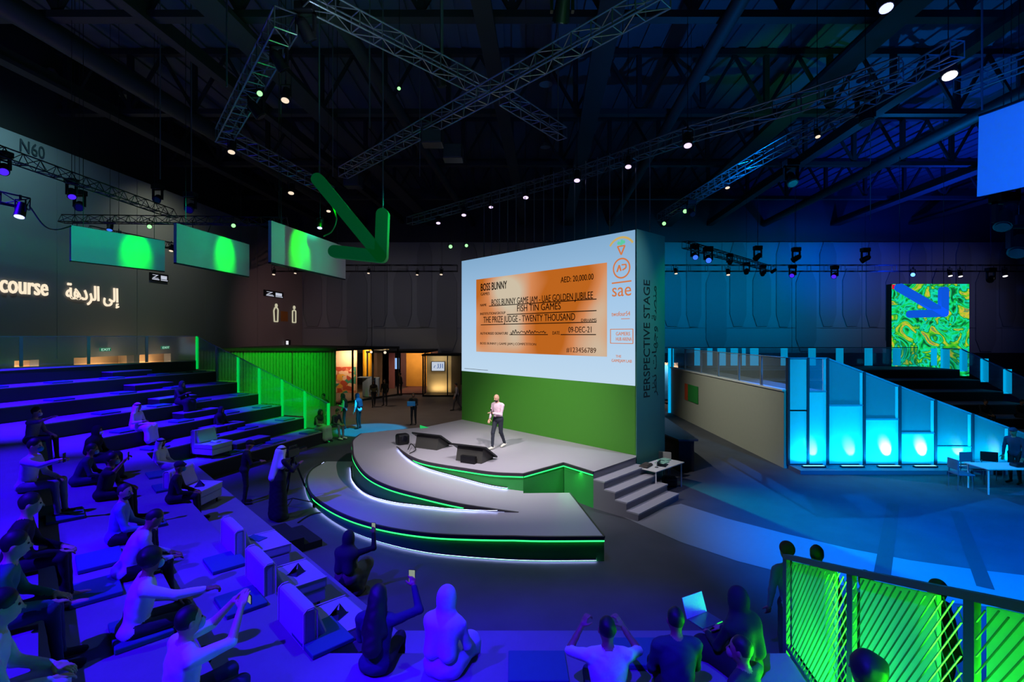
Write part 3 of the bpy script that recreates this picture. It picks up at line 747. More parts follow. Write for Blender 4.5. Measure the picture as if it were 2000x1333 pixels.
# plinth
q = MB().box(9.3, Y0-.75, 0, 30, Y0+.0, .13); q.build('plinth', mat('blue_grey_plinth', rgb(90,100,120), .5), rt)
def fy(x): return Y0-.02
fz = [RL[0], RL[0], RL[1], RL[2], RL[3], RL[4], RL[5]]
fxs = [9.3, 10.62, 11.85, 13.05, 14.25, 15.5, 16.75, 18.0]
for i in range(7):
    x0, x1 = fxs[i]+.05, fxs[i+1]-.03; y = Y0-.03
    zs = fz[min(i, 6)]-.0 if i else RL[0]; zl = 3.72-STEP*max(0, i-1); zr = 3.72-STEP*max(0, i) if i else 3.72
    if i == 0:
        xm = 9.98
        for a, b, z0, z1 in ((9.37, xm-.02, .16, 1.93), (9.37, xm-.02, 1.98, 3.68)): MB().box(a, y, z0, b, y+.04, z1).build('lit_panel', M_cp, rt)
        MB().box(xm-.05, y-.05, .13, xm+.02, y+.06, 3.74).build('frame_post', M_dk, rt)
        MB().box(xm+.05, y, .16, x1, y+.04, zs-.04).build('lit_panel', M_cp, rt)
        panel(Vector((xm+.05, y)), Vector((x1, y)), zs+.02, 3.68, zs+.02, 3.68, M_pc, rt)
        MB().box(xm, y-.02, zs-.03, x1, y+.05, zs+.02).build('ledge', M_frm, rt)
    else:
        z = RL[i] if i < 6 else .27
        if i < 6:
            MB().box(x0, y, .16, x1, y+.04, z-.04).build('lit_panel', M_cp, rt)
            MB().box(x0, y-.02, z-.03, x1, y+.05, z+.02).build('ledge', M_frm, rt)
        panel(Vector((x0, y+.02)), Vector((x1, y+.02)), z+.02, zl-.03, z+.02, zr-.03, M_cpt, rt, 'frosted_panel')
    MB().box(fxs[i]-.03, y-.06, .13, fxs[i]+.04, y+.08, zl+.02).build('frame_post', M_dk, rt)
    if i: MB().box(fxs[i]-.13, y-.01, .13, fxs[i]-.04, y+.05, zl-.02+STEP*0).build('side_strip', M_cp, rt)
    MB().bar((fxs[i], y, zl), (fxs[i+1], y, zr), .05, .05).build('sloping_handrail', M_frm, rt)
    if i < 6:
        # floor light bar aimed up the panel
        cx = (x0+x1)/2
        fl = thing('floor_light_bar', 'low floor light bar at the foot of the %s cyan panel from the left' % ordn[i], 'floor light', (cx, Y0-.36, .13), 0, 'floor light bars')
        MB().box(-.38, -.06, .0, .38, .06, .05).build('housing', M_black, fl, bevel=.01); MB().box(-.34, -.04, .05, .34, .04, .056).build('lens', emis('cyan_lens', (.2,.8,1), 2.0), fl)
        area((cx+.05, Y0-.42, .26), (cx+.05, Y0+.12, 1.4), 36 if i in (2,3,4) else 24, (0, .5, 1), .9, .06, 150)
        spot((cx+.28, Y0-.40, .22), (cx+.1, Y0+.1, .8), 90 if i in (2,3) else 20, (.7, .85, 1), 40, .8, .02)
# grey side wall of the bank with its own rail
MB().box(9.18, Y0, 0, 9.3, YB, 2.6).build('side_wall', mat('grey_side_wall', rgb(165,163,152), .7, noise=.04), rt)
MB().box(9.12, Y0, 2.6, 9.36, YB, 2.66).build('coping', M_white, rt)
sr = thing('side_glass_rail', 'glass rail with pale posts on top of the grey side wall', 'railing')
yy = [Y0, 18.2, 20.0, 22.0, 24.0, 26.2, YB]
for i, y in enumerate(yy):
    if i: MB().box(9.2, y-.04, 2.66, 9.27, y+.04, 3.74).build('post', M_rail, sr)
    if i < 6:
        panel(Vector((9.24, y)), Vector((9.24, yy[i+1])), 2.7, 3.7, 2.7, 3.7, M_glass, sr)
        MB().bar((9.24, y, 3.74), (9.24, yy[i+1], 3.74), .05, .03).build('handrail', M_rail, sr)
area((9.6, YB+.35, 1.2), (9.4, YB, 1.2), 30, CYAN, .3, 2, 170)
MB().box(9.05, YB+.02, 0, 9.35, YB+.1, 3.74).build('lit_corner_fin', M_ce, rt)
# far rail with lit panels
fr = thing('far_rail', 'glass rail with glowing cyan panels along the back of the right terrace', 'railing')
yb = 29.8
q = Vector((9.4, yb)); xx = [9.4, 11.2, 12.6, 14.0, 15.4, 18.5, 21.5, 24.6]
for i in range(len(xx)-1):
    panel(Vector((xx[i], yb)), Vector((xx[i+1], yb)), 2.65, 3.68, 2.65, 3.68, M_pc, fr)
lit = [(9.9,10.4),(12.5,13.5),(14.8,15.7),(16.4,17.2),(18.6,19.2),(20.0,20.8),(21.4,21.9),(23.6,24.6)]
for px0, px1 in ((1357,1368),(1382,1392),(1402,1418),(1428,1442),(1450,1457),(1466,1482),(1526,1539),(1580,1594),(1634,1648),(1690,1705),(1745,1760),(1820,1831),(1846,1856)):
    x0, x1 = (px0-1000)/960*yb, (px1-1000)/960*yb; MB().box(x0, yb+.03, 2.65, x1, yb+.07, 3.7).build('lit_panel', M_ce, fr)
MB().bar((9.3, yb, 3.74), (24.6, yb, 3.74), .05).build('handrail', M_rail, fr)
dr = thing('descending_far_rail', 'rail of tall glowing cyan posts stepping down at the far right of the terrace', 'railing')
for k in range(7):
    y = 28.2-1.2*k; z = RL[0]-STEP*max(0, k-1); zt = z+1.12
    MB().box(24.6, y-.02, z-.1, 25.0 if k else 25.1, y+.02, zt).build('lit_post', M_ce, dr)
    if k < 6:
        panel(Vector((24.7, y)), Vector((24.7, y-1.2)), z, zt, z-STEP*(k > 0), zt-STEP*(k > 0), M_pc, dr)
        MB().bar((24.7, y, zt), (24.7, y-1.2, zt-STEP*(k > 0)), .05).build('handrail', M_frm, dr)
# notice on grey wall
nt = thing('wall_notice', 'small orange and green notice on the grey side wall', 'notice')
MB().box(9.14, 24.2, 1.1, 9.17, 26.0, 1.95).build('panel', mat('notice_green', rgb(40,140,60), .6), nt)
MB().box(9.13, 25.55, 1.1, 9.165, 26.0, 1.95).build('stripe', mat('notice_orange', rgb(210,80,40), .6), nt)
# ------------------------------------------------------------------ exhibits at the back left
def ribbed(par, a, b, z0, z1, m, pitch=.16, name='ribbed_board'):
    d = (b-a); L = d.length; d.normalize(); nn = Vector((d.y, -d.x)); q = MB(); s = 0
    while s < L-.01:
        p = a+d*s; e = a+d*min(L, s+pitch*.7); r = e+nn*.0
        q.prism([(p.x,p.y),(e.x,e.y),(e.x+nn.x*.04,e.y+nn.y*.04),(p.x+nn.x*.04,p.y+nn.y*.04)], z0, z1); s += pitch
    q.prism([(a.x,a.y),(b.x,b.y),(b.x-nn.x*.05,b.y-nn.y*.05),(a.x-nn.x*.05,a.y-nn.y*.05)], z0, z1)
    return q.build(name, m, par)
ex = thing('exhibit_pavilion', 'open exhibition pavilion with ribbed green-lit side and dark canopy edge', 'pavilion')
M_rib = mat('ribbed_grey', rgb(120,125,110), .7); M_can = mat('canopy_dark', rgb(35,30,28), .6)
z3 = 3.78
ca = Vector((-16.6, 26.0)); cb = Vector((-9.3, 26.0)); cc = Vector((-7.1, 30.6)); cd_ = Vector((-15.5, 35))
seg = [ca, Vector((-14.2,26)), Vector((-11.6,26)), cb]
for i in range(3): ribbed(ex, seg[i]+Vector((.03,0)), seg[i+1]-Vector((.03,0)), 0, z3-.12, M_rib)
MB().prism([(ca.x,25.85),(cb.x+.1,25.85),(cc.x+.1,cc.y),(-15.5,35)], z3-.12, z3+.05).build('canopy', M_can, ex)
MB().prism([(cb.x,26.2),(cb.x+.3,27.2),(-7.0,30.7),(-8.8,36),(-15.5,36)], 0, .14).build('floor_plate', mat('pavilion_floor', rgb(70,62,55), .6), ex)
for p in (Vector((-8.95,27.6)), Vector((-7.08,30.5)), Vector((-8.1,28.6))): post(p, .14, z3-.1, .05, M_can, ex)
# inner walls
M_pink = mat('pink_mural', rgb(200,165,140), .8)
def mural_mat():
    m = bpy.data.materials.new('floral_mural'); m.use_nodes = True; nt = m.node_tree; b = nt.nodes['Principled BSDF']
    tc = nt.nodes.new('ShaderNodeTexCoord'); v = nt.nodes.new('ShaderNodeTexVoronoi'); v.inputs['Scale'].default_value = 3.2
    cr = nt.nodes.new('ShaderNodeValToRGB'); e = cr.color_ramp.elements
    e[0].color = rgb(170,70,50); e[1].color = rgb(60,80,60); cr.color_ramp.interpolation = 'CONSTANT'
    for p, c in ((.2, rgb(210,150,60)), (.4, rgb(215,175,150)), (.6, rgb(60,130,110)), (.8, rgb(190,120,90))):
        k = e.new(p); k.color = c
    s = nt.nodes.new('ShaderNodeSeparateColor'); nt.links.new(tc.outputs['Object'], v.inputs['Vector']); nt.links.new(v.outputs['Color'], s.inputs[0])
    nt.links.new(s.outputs[0], cr.inputs[0]); nt.links.new(cr.outputs[0], b.inputs['Base Color']); return m
M_mur = mural_mat()
MB().box(-12.6, 31.0, .14, -9.8, 31.1, 3.6).build('mural_wall', M_pink, ex)
MB().box(-11.2, 30.95, .14, -9.85, 31.0, 2.2).build('mural_print', M_mur, ex)
o = MB().cyl((-9.35, 32.0, .14), (-9.35, 32.0, 3.6), .36, n=28, caps=False); o.build('gold_curtain_column', mat('gold_curtain', rgb(190,140,30), .5, bump=.4, scale=9), ex, smooth=True)
MB().box(-10.4, 36.6, .14, -9.9, 36.8, 3.6).build('beige_panel', M_pink, ex)
MB().box(-9.2, 33.5, .14, -8.4, 33.65, 3.6).build('beige_panel', mat('beige_board', rgb(190,170,130), .7), ex)
ex.scale = (1.2, 1.2, .955)
area((-12.2, 36.2, 3.3), (-12.3, 37.2, 2.0), 90, (1, .72, .42), .8, .2)
area((-11.0, 37.2, 3.3), (-11.2, 38.4, 1.5), 90, (1, .66, .25), .6, .2)
area((-10.4, 39.0, 3.3), (-10.5, 40.2, 1.0), 30, (1, .8, .55), .6, .2)
spot((-13, 24, 9), (-15, 31.2, 2), 6500, GREEN, 50, .9)
# low white sculpture
sc_ = thing('white_kiosk', 'white curved reception kiosk under the pavilion canopy', 'kiosk')
c = P(729, 755, 35.0)
MB().prism([(c.x-.7,34.7),(c.x-.2,34.4),(c.x+.5,34.7),(c.x+.4,35.3),(c.x-.5,35.3)], .14, 1.5).build('body', M_white, sc_, bevel=.05)
MB().box(c.x-.95, 34.4, 1.5, c.x-.1, 35.0, 1.56).build('shelf', M_white, sc_, bevel=.02)
spot((c.x, 33, 3.3), (c.x, 34.7, .8), 50, (1,.95,.85), 60, .8)
# second pavilion (purple carpet, golden wall)
p2 = thing('golden_pavilion', 'second pavilion with a golden back wall and dark red floor', 'pavilion')
MB().box(-8.9, 37.2, 0, -6.6, 42.5, .1).build('floor_plate', mat('plum_floor', rgb(95,55,60), .7), p2)
MB().box(-9.6, 42.4, 0, -6.4, 42.5, 3.2).build('plum_wall', mat('plum_wall', rgb(95,65,75), .8), p2)
MB().box(-9.1, 42.3, .1, -7.0, 42.38, 3.0).build('golden_wall', mat('golden_wall', rgb(205,150,60), .6, noise=.2, scale=1.5), p2)
MB().box(-10.6, 40.2, .1, -9.6, 40.3, 3.1).build('plum_panel', mat('pink_panel', rgb(140,90,95), .8), p2)
MB().box(-11, 37.0, 3.15, -6.4, 42.5, 3.3).build('canopy', M_can, p2)
for x in (-10.9, -6.55): MB().box(x-.05, 37.0, 0, x+.05, 37.1, 3.2).build('post', M_can, p2)
area((-8.0, 40.5, 3.1), (-8.0, 42.3, 1.2), 90, (1, .66, .3), 1.5, .3)
area((-8.5, 38.5, 3.1), (-8.2, 39.5, 0), 25, (1, .6, .5), 1.5, .3)
MB().box(-9.75, 40.6, 1.7, -9.35, 40.66, 2.6).build('blue_screen', emis('blue_screen', (.3,.55,1), .9), p2)
# third pavilion with the screen
p3 = thing('screen_pavilion', 'small beige exhibit booth with a wall screen', 'booth')
Yb = 37.5
MB().box(-6.5, Yb-1.6, 0, -4.0, Yb+.1, .12).build('floor_plate', M_can, p3)
MB().box(-6.5, Yb, .1, -4.6, Yb+.1, 3.0).build('back_wall', mat('beige_board', rgb(190,170,130), .7), p3)
MB().box(-4.6, Yb-.3, .1, -3.9, Yb-.2, 3.0).build('side_wall', mat('brown_board', rgb(95,80,60), .7), p3)
MB().box(-6.6, Yb-1.6, 2.98, -3.9, Yb+.1, 3.1).build('canopy', M_can, p3)
MB().box(-6.55, Yb-1.6, 0, -6.45, Yb-1.5, 3.0).build('post', M_can, p3); MB().box(-4.75, Yb-1.6, 0, -4.68, Yb-1.5, 3.0).build('post', M_can, p3)
area((-5.5, Yb-.5, .3), (-5.4, Yb, 1.2), 14, (1,.75,.4), 1.2, .2); area((-5.5, Yb-.8, 2.9), (-5.4, Yb, 1.6), 12, (1,.85,.6), 1.2, .2)
tv = thing('wall_monitor', 'bright wall monitor showing blue lettering in the beige booth', 'monitor')
MB().box(-6.15, Yb-.12, 1.75, -5.1, Yb-.02, 2.5).build('housing', M_black, tv); s_ = MB().box(-6.1, Yb-.13, 1.79, -5.15, Yb-.12, 2.46).build('display', emis('tv_white', rgb(190,200,215), 1), tv)
text_on('screen_lettering', '\ufee9\ufedf\ufedf\ufe8d', emis('tv_blue', rgb(30,80,150), 1), frame((-5.95, Yb-.135, 1.98), (1,0,0), (0,0,1), (0,-1,0)), s_, .7, .35, .002)
# booth behind the screen box, at right
p4 = thing('photo_booth', 'lit booth with a blue print seen between the screen box and the cyan terrace', 'booth')
MB().box(9.2, 32.0, 0, 10.4, 33.2, .1).build('floor_plate', M_can, p4); MB().box(9.25, 33.0, .1, 10.3, 33.1, 2.7).build('back_wall', mat('pale_board', rgb(170,150,130), .7), p4)
MB().box(9.3, 32.94, .2, 9.75, 33.0, 2.5).build('blue_print', mat('blue_print', rgb(40,130,190), .7, noise=.6, scale=3), p4)
MB().box(9.2, 32.2, 2.7, 10.4, 33.2, 3.1).build('header', mat('mauve_header', rgb(110,95,110), .7), p4)
area((10.55, 32.4, 2.6), (10.65, 33, 1.2), 40, (1,.8,.6), .8, .2)
MB().cyl((10.2,32.1,.1),(10.2,32.1,1.3),.3,n=16).build('round_display', M_black, p4, smooth=True)
p4.location.x = .85
# long dark counter behind the screen box at right
kc = thing('dark_counter', 'long dark counter behind the screen wall at right', 'counter')
a = F(1345, 880, .9)
MB().prism([(5.2,17.9),(5.5,16.2),(6.0,16.2),(6.3,20.6),(5.4,20.6)], 0, 1.02).build('body', mat('counter_black', rgb(14,14,20), .6), kc)
MB().prism([(5.1,17.9),(5.45,16.1),(6.1,16.1),(6.4,20.7),(5.3,20.7)], 1.02, 1.08).build('worktop', mat('counter_top', rgb(55,62,80), .4), kc)
# ------------------------------------------------------------------ right abstract screen and arrow signs
ab = thing('abstract_screen', 'tall screen with swirling green and orange abstract picture at far right', 'screen')
def swirl():
    m = bpy.data.materials.new('abstract_picture'); m.use_nodes = True; nt = m.node_tree; nt.nodes.remove(nt.nodes['Principled BSDF'])
    e = nt.nodes.new('ShaderNodeEmission'); tc = nt.nodes.new('ShaderNodeTexCoord'); n1 = nt.nodes.new('ShaderNodeTexNoise'); n1.inputs['Scale'].default_value = .75; n1.inputs['Detail'].default_value = 5; n1.inputs['Distortion'].default_value = 2.2
    cr = nt.nodes.new('ShaderNodeValToRGB'); el = cr.color_ramp.elements
    el[0].position = .3; el[0].color = rgb(8,60,40); el[1].position = .76; el[1].color = rgb(225,130,40)
    for p, c in ((.38, rgb(10,120,60)), (.44, rgb(20,215,90)), (.49, rgb(20,225,190)), (.54, rgb(10,110,50)), (.58, rgb(60,200,40)), (.66, rgb(225,190,60)), (.69, rgb(20,150,90))):
        k = el.new(p); k.color = c
    nt.links.new(tc.outputs['Object'], n1.inputs['Vector']); nt.links.new(n1.outputs['Fac'], cr.inputs[0]); nt.links.new(cr.outputs[0], e.inputs[0]); e.inputs[1].default_value = 1.0
    nt.links.new(e.outputs[0], nt.nodes['Material Output'].inputs[0]); return m
x0, x1 = (1742-1000)/960*33, (1893-1000)/960*33
MB().box(x0, 33.02, 0, x1, 33.5, 4.5+100/960*33).build('housing', M_black, ab); MB().box(x0, 33.0, 4.5-80/960*33, x1, 33.02, 4.5+100/960*33).build('display', swirl(), ab)
MB().box(x0, 32.98, 7.6, x0+.35, 33.0, 7.9).build('red_corner', emis('red_px', rgb(220,20,60), 1), ab)
def arrow_sign(name, label, pts3, w, m, dep=.25):
    t = thing(name, label, 'sign'); tip = pts3[0]
    for i, e in enumerate(pts3[1:]):
        q = MB(); d = Vector(e)-Vector(tip); L = d.length; yax = Vector((0,1,0)); dx = d.normalized(); up = dx.cross(yax).normalized()
        M = frame(tip, dx, yax, up)
        n = 12; pl = []
        for j in range(n+1): a = math.pi/2+math.pi*j/n; pl.append((math.cos(a)*w/2, math.sin(a)*w/2))
        for j in range(n+1): a = -math.pi/2+math.pi*j/n; pl.append((L+math.cos(a)*w/2, math.sin(a)*w/2))
        N_ = len(pl); vs = [M @ Vector((p[0], -dep/2, p[1])) for p in pl]+[M @ Vector((p[0], dep/2, p[1])) for p in pl]
        q.add(vs, [tuple(range(N_)), tuple(range(N_, 2*N_))[::-1]]+[(j, (j+1) % N_, N_+(j+1) % N_, N_+j) for j in range(N_)])
        q.build('arrow_bar', m, t)
    return t
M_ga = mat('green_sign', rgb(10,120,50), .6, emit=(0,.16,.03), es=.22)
Yg = 15.0
arrow_sign('green_arrow_sign', 'large green arrow sign hanging above the seating, pointing down right', [P(745,502,Yg), P(622,352,Yg), P(748,420,Yg), P(655,492,Yg)], .37, M_ga)
M_ba = mat('blue_sign', rgb(20,80,225), .6, emit=(.005,.12,.85), es=.75)
Yr = 27.5
ba_ = arrow_sign('blue_arrow_sign', 'blue arrow sign hanging in front of the abstract screen', [P(1842,612,Yr), P(1757,562,Yr), P(1843,568,Yr), P(1780,614,Yr)], .42, M_ba)
for a in (P(1757,560,Yr), P(1843,566,Yr)): MB().cyl(a, (a.x,a.y,17.9), .012, n=6).build('hanger_wire', M_black, ba_)
# hanging green-lit panels
M_hp = mat('hanging_panel', rgb(185,190,185), .6)
hp = [((139,440,509),(322,478,537),16.7,19.5,'left'), ((345,436,513),(487,480,538),15.6,19.3,'middle'), ((530,431,512),(675,476,537),14.3,18.6,'right')]
for i, (l, r, ya, yb_, nm) in enumerate(hp):
    a0 = P(l[0], l[1], ya); a1 = P(l[0], l[2], ya); b0 = P(r[0], r[1], yb_); zt, zb = a0.z, a1.z
    t = thing('hanging_panel', '%s of the three hanging panels lit green by spotlights' % {'left':'leftmost','middle':'middle','right':'rightmost'}[nm], 'panel', (0,0,0), 0, 'hanging panels')
    d = (b0-a0); d.z = 0; d.normalize(); nn = Vector((-d.y, d.x, 0))*.1
    MB().prism([(a0.x,a0.y),(b0.x,b0.y),(b0.x+nn.x,b0.y+nn.y),(a0.x+nn.x,a0.y+nn.y)], zb, zt).build('board', M_hp, t)
    MB().prism([(a0.x-.01,a0.y),(b0.x,b0.y-.01),(b0.x+nn.x,b0.y+nn.y),(a0.x+nn.x,a0.y+nn.y)], zb-.04, zb).build('bottom_trim', M_black, t)
    for f in (.12, .88):
        p = a0.lerp(b0, f)+nn*.5; MB().cyl((p.x,p.y,zt), (p.x,p.y,17.9), .010, n=6).build('hanger_wire', M_black, t)
    hit = a0.lerp(b0, (.66,.62,.33)[i]); hit.z = (zt+zb)/2; front = -Vector((nn.x, nn.y, 0)).normalized()
    spot(tuple(hit+front*1.6+Vector((0,0,1.9))), tuple(hit), 1300, (0, 1, .0), 30, 1)
    h2 = a0.lerp(b0, .3); h2.z = (zt+zb)/2
    spot(tuple(h2+front*5+Vector((0,0,1.2))), tuple(h2), 420, (0, .8, .4), 60, .9)
# blue curved banner at the upper right
bn = thing('curved_banner', 'big curved blue-lit banner hanging at the upper right', 'banner')
q = MB(); n = 14; A_, B_ = [], []
for i in range(n+1):
    t = i/n; x = 11.4+.35*math.sin(t*2.2)+.9*t; y = 12.0-4.5*t; A_.append((x, y, 9.86)); B_.append((x-.05, y, 7.88))
q.strip(A_, B_); q.strip([(a+.04, b, c) for a, b, c in B_], [(a+.04, b, c) for a, b, c in A_]); q.build('cloth', mat('banner_cloth', rgb(190,200,215), .7), bn)
MB().bar(A_[0], A_[-1], .05).build('top_bar', M_black, bn)
spot((5, 5, 7), (11.6, 10.5, 8.9), 5000, (.0, .13, 1), 50, .9)
# ------------------------------------------------------------------ signs on the left wall
def LWp(y, z, off=.02): p = LW(y); return Vector((p.x, p.y, z))+ln*off
def wall_text(name, label, txt, y0, y1, z, h, m, depth, bold=.0, cat='lettering'):
    me = text_mesh(txt, 1.0, depth/h, bold); xs = [v.co.x for v in me.vertices]; sx = (y1-y0)/(max(xs)-min(xs)); M = frame(LWp(y0, z, .06), ldir, (0,0,1), ln)
    mn = min(xs)
    for v in me.vertices: v.co = M @ Vector(((v.co.x-mn)*sx, v.co.y*h/.72, v.co.z*h))
    me.materials.clear(); me.materials.append(m); o = bpy.data.objects.new(name, me); COL.objects.link(o); tag(o, label, cat); return o
M_lit = emis('lit_letters', rgb(255,235,205), 1.0)
wall_text('lit_lettering', 'white lit lettering ending in course on the left wall', 'to the concourse', 16.95, 21.95, 6.26, .78, M_lit, .03, .01)
wall_text('lit_lettering', 'white lit Arabic lettering on the left wall', '\ufe94\ufeeb\ufea9\ufeae\ufedf\ufe8d \ufef0\ufedf\ufe87', 22.77, 25.6, 6.2, .72, M_lit, .03, .01)
wall_text('hall_number', 'dark hall number N60 at the top of the left wall', 'N60', 20.78, 21.8, 12.3, .55, mat('number_grey', rgb(35,50,55), .8), .01, 0)
for (y0, y1, zc, h, nm) in ((27.6, 28.9, 7.82, .42, 'under the leftmost hanging panel'), (38.8, 41.6, 7.85, .5, 'above the restroom figures')):
    t = thing('small_display', 'small black wall display with white marks %s' % nm, 'display')
    a = LWp(y0, zc-h/2, .05); b = LWp(y1, zc-h/2, .05)
    o = MB().bar(a+Vector((0,0,h/2)), b+Vector((0,0,h/2)), .1, h).build('housing', M_black, t)
    for k, f in enumerate((.08, .56)):
        c = a.lerp(b, f)+ln*.06
        text_on('display_marks', 'Z'if k == 0 else 'I', emis('display_white', rgb(190,195,210), 1), frame(c+Vector((0,0,h*.3)), ldir, (0,0,1), ln), t, (y1-y0)*.34, h*.5, .004)
        c2 = a.lerp(b, f+.38)+ln*.06; MB().bar(c+Vector((0,0,h*.16)), c2+Vector((0,0,h*.16)), .02, h*.12).build('display_bar', emis('display_white', (1,1,1), 1), t)
for (y, nm, k) in ((40.3, 'man', 0), (43.2, 'woman', 1)):
    t = thing('restroom_figure', 'pale lit figure outline sign on the far left wall, %s one' % ('left' if k == 0 else 'right'), 'sign')
    M = frame(LWp(y, 5.62, .04), ldir, (0,0,1), ln); m = emis('figure_lit', rgb(200,195,165), .9)
    pts = [(0,0),( .5,0),(.55,1.0),(.38,1.15),(.1,1.15),(-.08,.9),(0,0)] if k == 0 else [(0,0),(.55,0),(.55,1.0),(.3,1.1),(.0,1.0),(0,0)]
    q = MB()
    for a, b in zip(pts[:-1], pts[1:]): q.bar(M @ Vector((a[0],a[1],0)), M @ Vector((b[0],b[1],0)), .08)
    q.build('outline', m, t)
    q = MB(); q.ball(M @ Vector((.28, 1.32, 0)), (.1,.17,.17), 12, 8); q.build('head', m, t)
o = MB().bar(LWp(41.3, 6.1, .03), LWp(42.4, 6.1, .03), .04, .85).build('ochre_board', mat('ochre_board', rgb(150,105,40), .7)); tag(o, 'ochre board between the two restroom figures', 'board')
t = thing('wall_floodlight', 'small square white floodlight on the far left wall', 'light'); p = LWp(42.2, 3.85, .2)
MB().box(p.x-.1, p.y-.25, p.z-.25, p.x+.1, p.y+.25, p.z+.25).build('housing', M_black, t, bevel=.02); MB().box(p.x-.08, p.y-.27, p.z-.16, p.x+.12, p.y-.25, p.z+.16).build('lens', emis('flood_white', (.8,.8,.85), 1), t)
for y, nm in ((24.7, 'left'), (28.6, 'right')):
    t = thing('exit_sign', 'pale green exit sign glimpsed through the back rail, %s one' % nm, 'sign'); p = LWp(y, 3.78, .15)
    MB().bar(p-ldir*.3, p+ldir*.3, .06, .18).build('lightbox', emis('exit_green', rgb(40,110,80), 1), t)
    text_on('lettering', 'EXIT', emis('exit_white', rgb(200,255,225), 1.2), frame(p+ln*.04-ldir*.25+Vector((0,0,-.06)), ldir, (0,0,1), ln), t, .5, .12, .003)
# coloured washes on the walls
spot((-17.4, 18.5, 13.6), (-22, 20.5, 9.0), 620, (.36, .85, .95), 125, 1)
spot((-17, 27, 12.5), (-20.6, 28.5, 8), 420, (.85, .9, .7), 125, 1)
spot((-8, 33, 8), (-19.5, 41, 5.5), 1100, (1, .5, .5), 60, 1)
for x in (-13, -6, 1): spot((x, 36.2, 9.3), (x, 45, 7), 260, (1, .85, .9), 95, 1)
for x in (10, 16, 22, 27): spot((x, 36.2, 9.3), (x, 45, 8.0), 2100, (0, .36, .75), 105, 1)
for x in (33.5, 40): spot((x, 36.2, 9.3), (x, 45, 7), 420, (.55, .5, 1), 90, 1)
# dim light reaching the roof
spot((20, 26, 10.5), (22, 26, 18), 1900, (0, .25, 1), 150, 1)
spot((7.2, 17.5, 9.0), (9, 20, 18), 1000, (0, .25, 1), 150, 1)
spot((30, 34, 9), (32, 34, 18), 5500, (0, .05, 1), 150, 1)
spot((27, 35, 8.6), (30, 45.2, 14.5), 4500, (0, .04, 1), 100, 1)  # this lamp and the one above are added to imitate blue haze
spot((-7, 14, 11), (-7, 16, 18), 110, (.15, 1, .35), 150, 1)
spot((-3, 9, 9.5), (-3, 11, 18), 90, (.6, .8, 1), 160, 1)
spot((11, 17.5, 6), (13, 22.5, 15), 1300, (.05, 1, .2), 34, 1)
spot((-15, 12, 9.5), (-15, 14, 18), 160, (.5, .5, 1), 160, 1)
spot((3, 2, 5), (1, 14, 11), 260, (.65, .8, 1), 80, 1)
# ------------------------------------------------------------------ trusses
TRUSS_ = []
def truss(name_label, p0, p1, w=.34, single=False, m=None, step=.5, cat='truss', name='lighting_truss', tri=False):
    m = m or M_steel; p0 = Vector(p0); p1 = Vector(p1); d = p1-p0; L = d.length; x = d.normalized(); y = Vector((0,0,1)).cross(x).normalized(); z = x.cross(y)
    TRUSS_.append((p0, p1)); t = thing(name, name_label, cat, (0,0,0)); M = frame(p0, x, y, z)
    cs = [(-w/2,-w/2),(w/2,-w/2),(w/2,w/2),(-w/2,w/2)] if not tri else [(-w/2,-w/2),(w/2,-w/2),(0,w/2)]
    r = .021
    c0 = None
    for a, b in cs: MB().cyl(M @ Vector((0,a,b)), M @ Vector((L,a,b)), r, n=7, caps=False).build('chord', m, t, smooth=True)
    n = max(2, int(L/step)); q = MB(); k_ = len(cs); proto = {}
    for i in range(n+1):
        u = L*i/n
        for j in range(k_):
            a, b = cs[j], cs[(j+1) % k_]
            if single:
                if j not in proto: proto[j] = MB().cyl((0,a[0],a[1]), (0,b[0],b[1]), .014, n=5, caps=False).build('brace', m, t); o = proto[j]
                else: o = proto[j].copy(); COL.objects.link(o)
                o.matrix_local = M @ Matrix.Translation((u,0,0))
                if i < n:
                    if j % 2: continue
                    key = (j, i % 2); e = (a, b) if i % 2 else (b, a)
                    if key not in proto: proto[key] = MB().cyl((0,*e[0]), (L/n,*e[1]), .012, n=5, caps=False).build('diagonal_brace', m, t); o = proto[key]
                    else: o = proto[key].copy(); COL.objects.link(o)
                    o.matrix_local = M @ Matrix.Translation((u,0,0))
            else:
                q.cyl(M @ Vector((u,*a)), M @ Vector((u,*b)), .014, n=4, caps=False)
                if i < n and not (j % 2 and k_ == 4):
                    e = (a, b) if i % 2 else (b, a); q.cyl(M @ Vector((u,*e[0])), M @ Vector((u+L/n,*e[1])), .012, n=4, caps=False)
    if not single: tag(q.build('bracing', m, t), kind='stuff')
    return t
def Z(px, py, z): Y = (z-4.5)*960/(655-py); return Vector(((px-1000)/960*Y, Y, z))
truss('long box truss rising from left of the screen to the top right', Z(670,338,10.5), Z(1300,-12,10.5), .34, True, step=.5)
truss('box truss coming down from the top centre behind the long truss', Z(596,-8,11), Z(945,172,11), .34, True, step=.5)
truss('far end of the top centre truss seen beyond the crossing', Z(985,190,11), Z(1098,262,11), .34)
truss('steep box truss at upper left with warm lamps', Z(558,40,10.5), Z(436,268,10.5), .4, True, step=.5)
truss('box truss from the upper left corner down to the green arrow', Z(448,268,10.5), Z(645,374,10.5), .36)
rp = [Z(800,432,10.5), Z(1000,376,10.5), Z(1130,340,10.5), Z(1350,262,10.5), Z(1560,200,10.5), Z(1760,132,10.5)]
for i, nm in enumerate(['behind the left end of the screen','above the middle of the screen','above the right end of the screen','right of the screen top','nearer the right corner']):
    truss('curved truss segment %s' % nm, rp[i], rp[i+1], .36)
rp = [Z(1290,425,10.5), Z(1500,300,10.5), Z(1700,190,10.5), Z(1870,95,10.5)]
for i, nm in enumerate(['lower left end','middle','upper right end']): truss('second right truss above the cyan terrace, %s' % nm, rp[i], rp[i+1], .34)
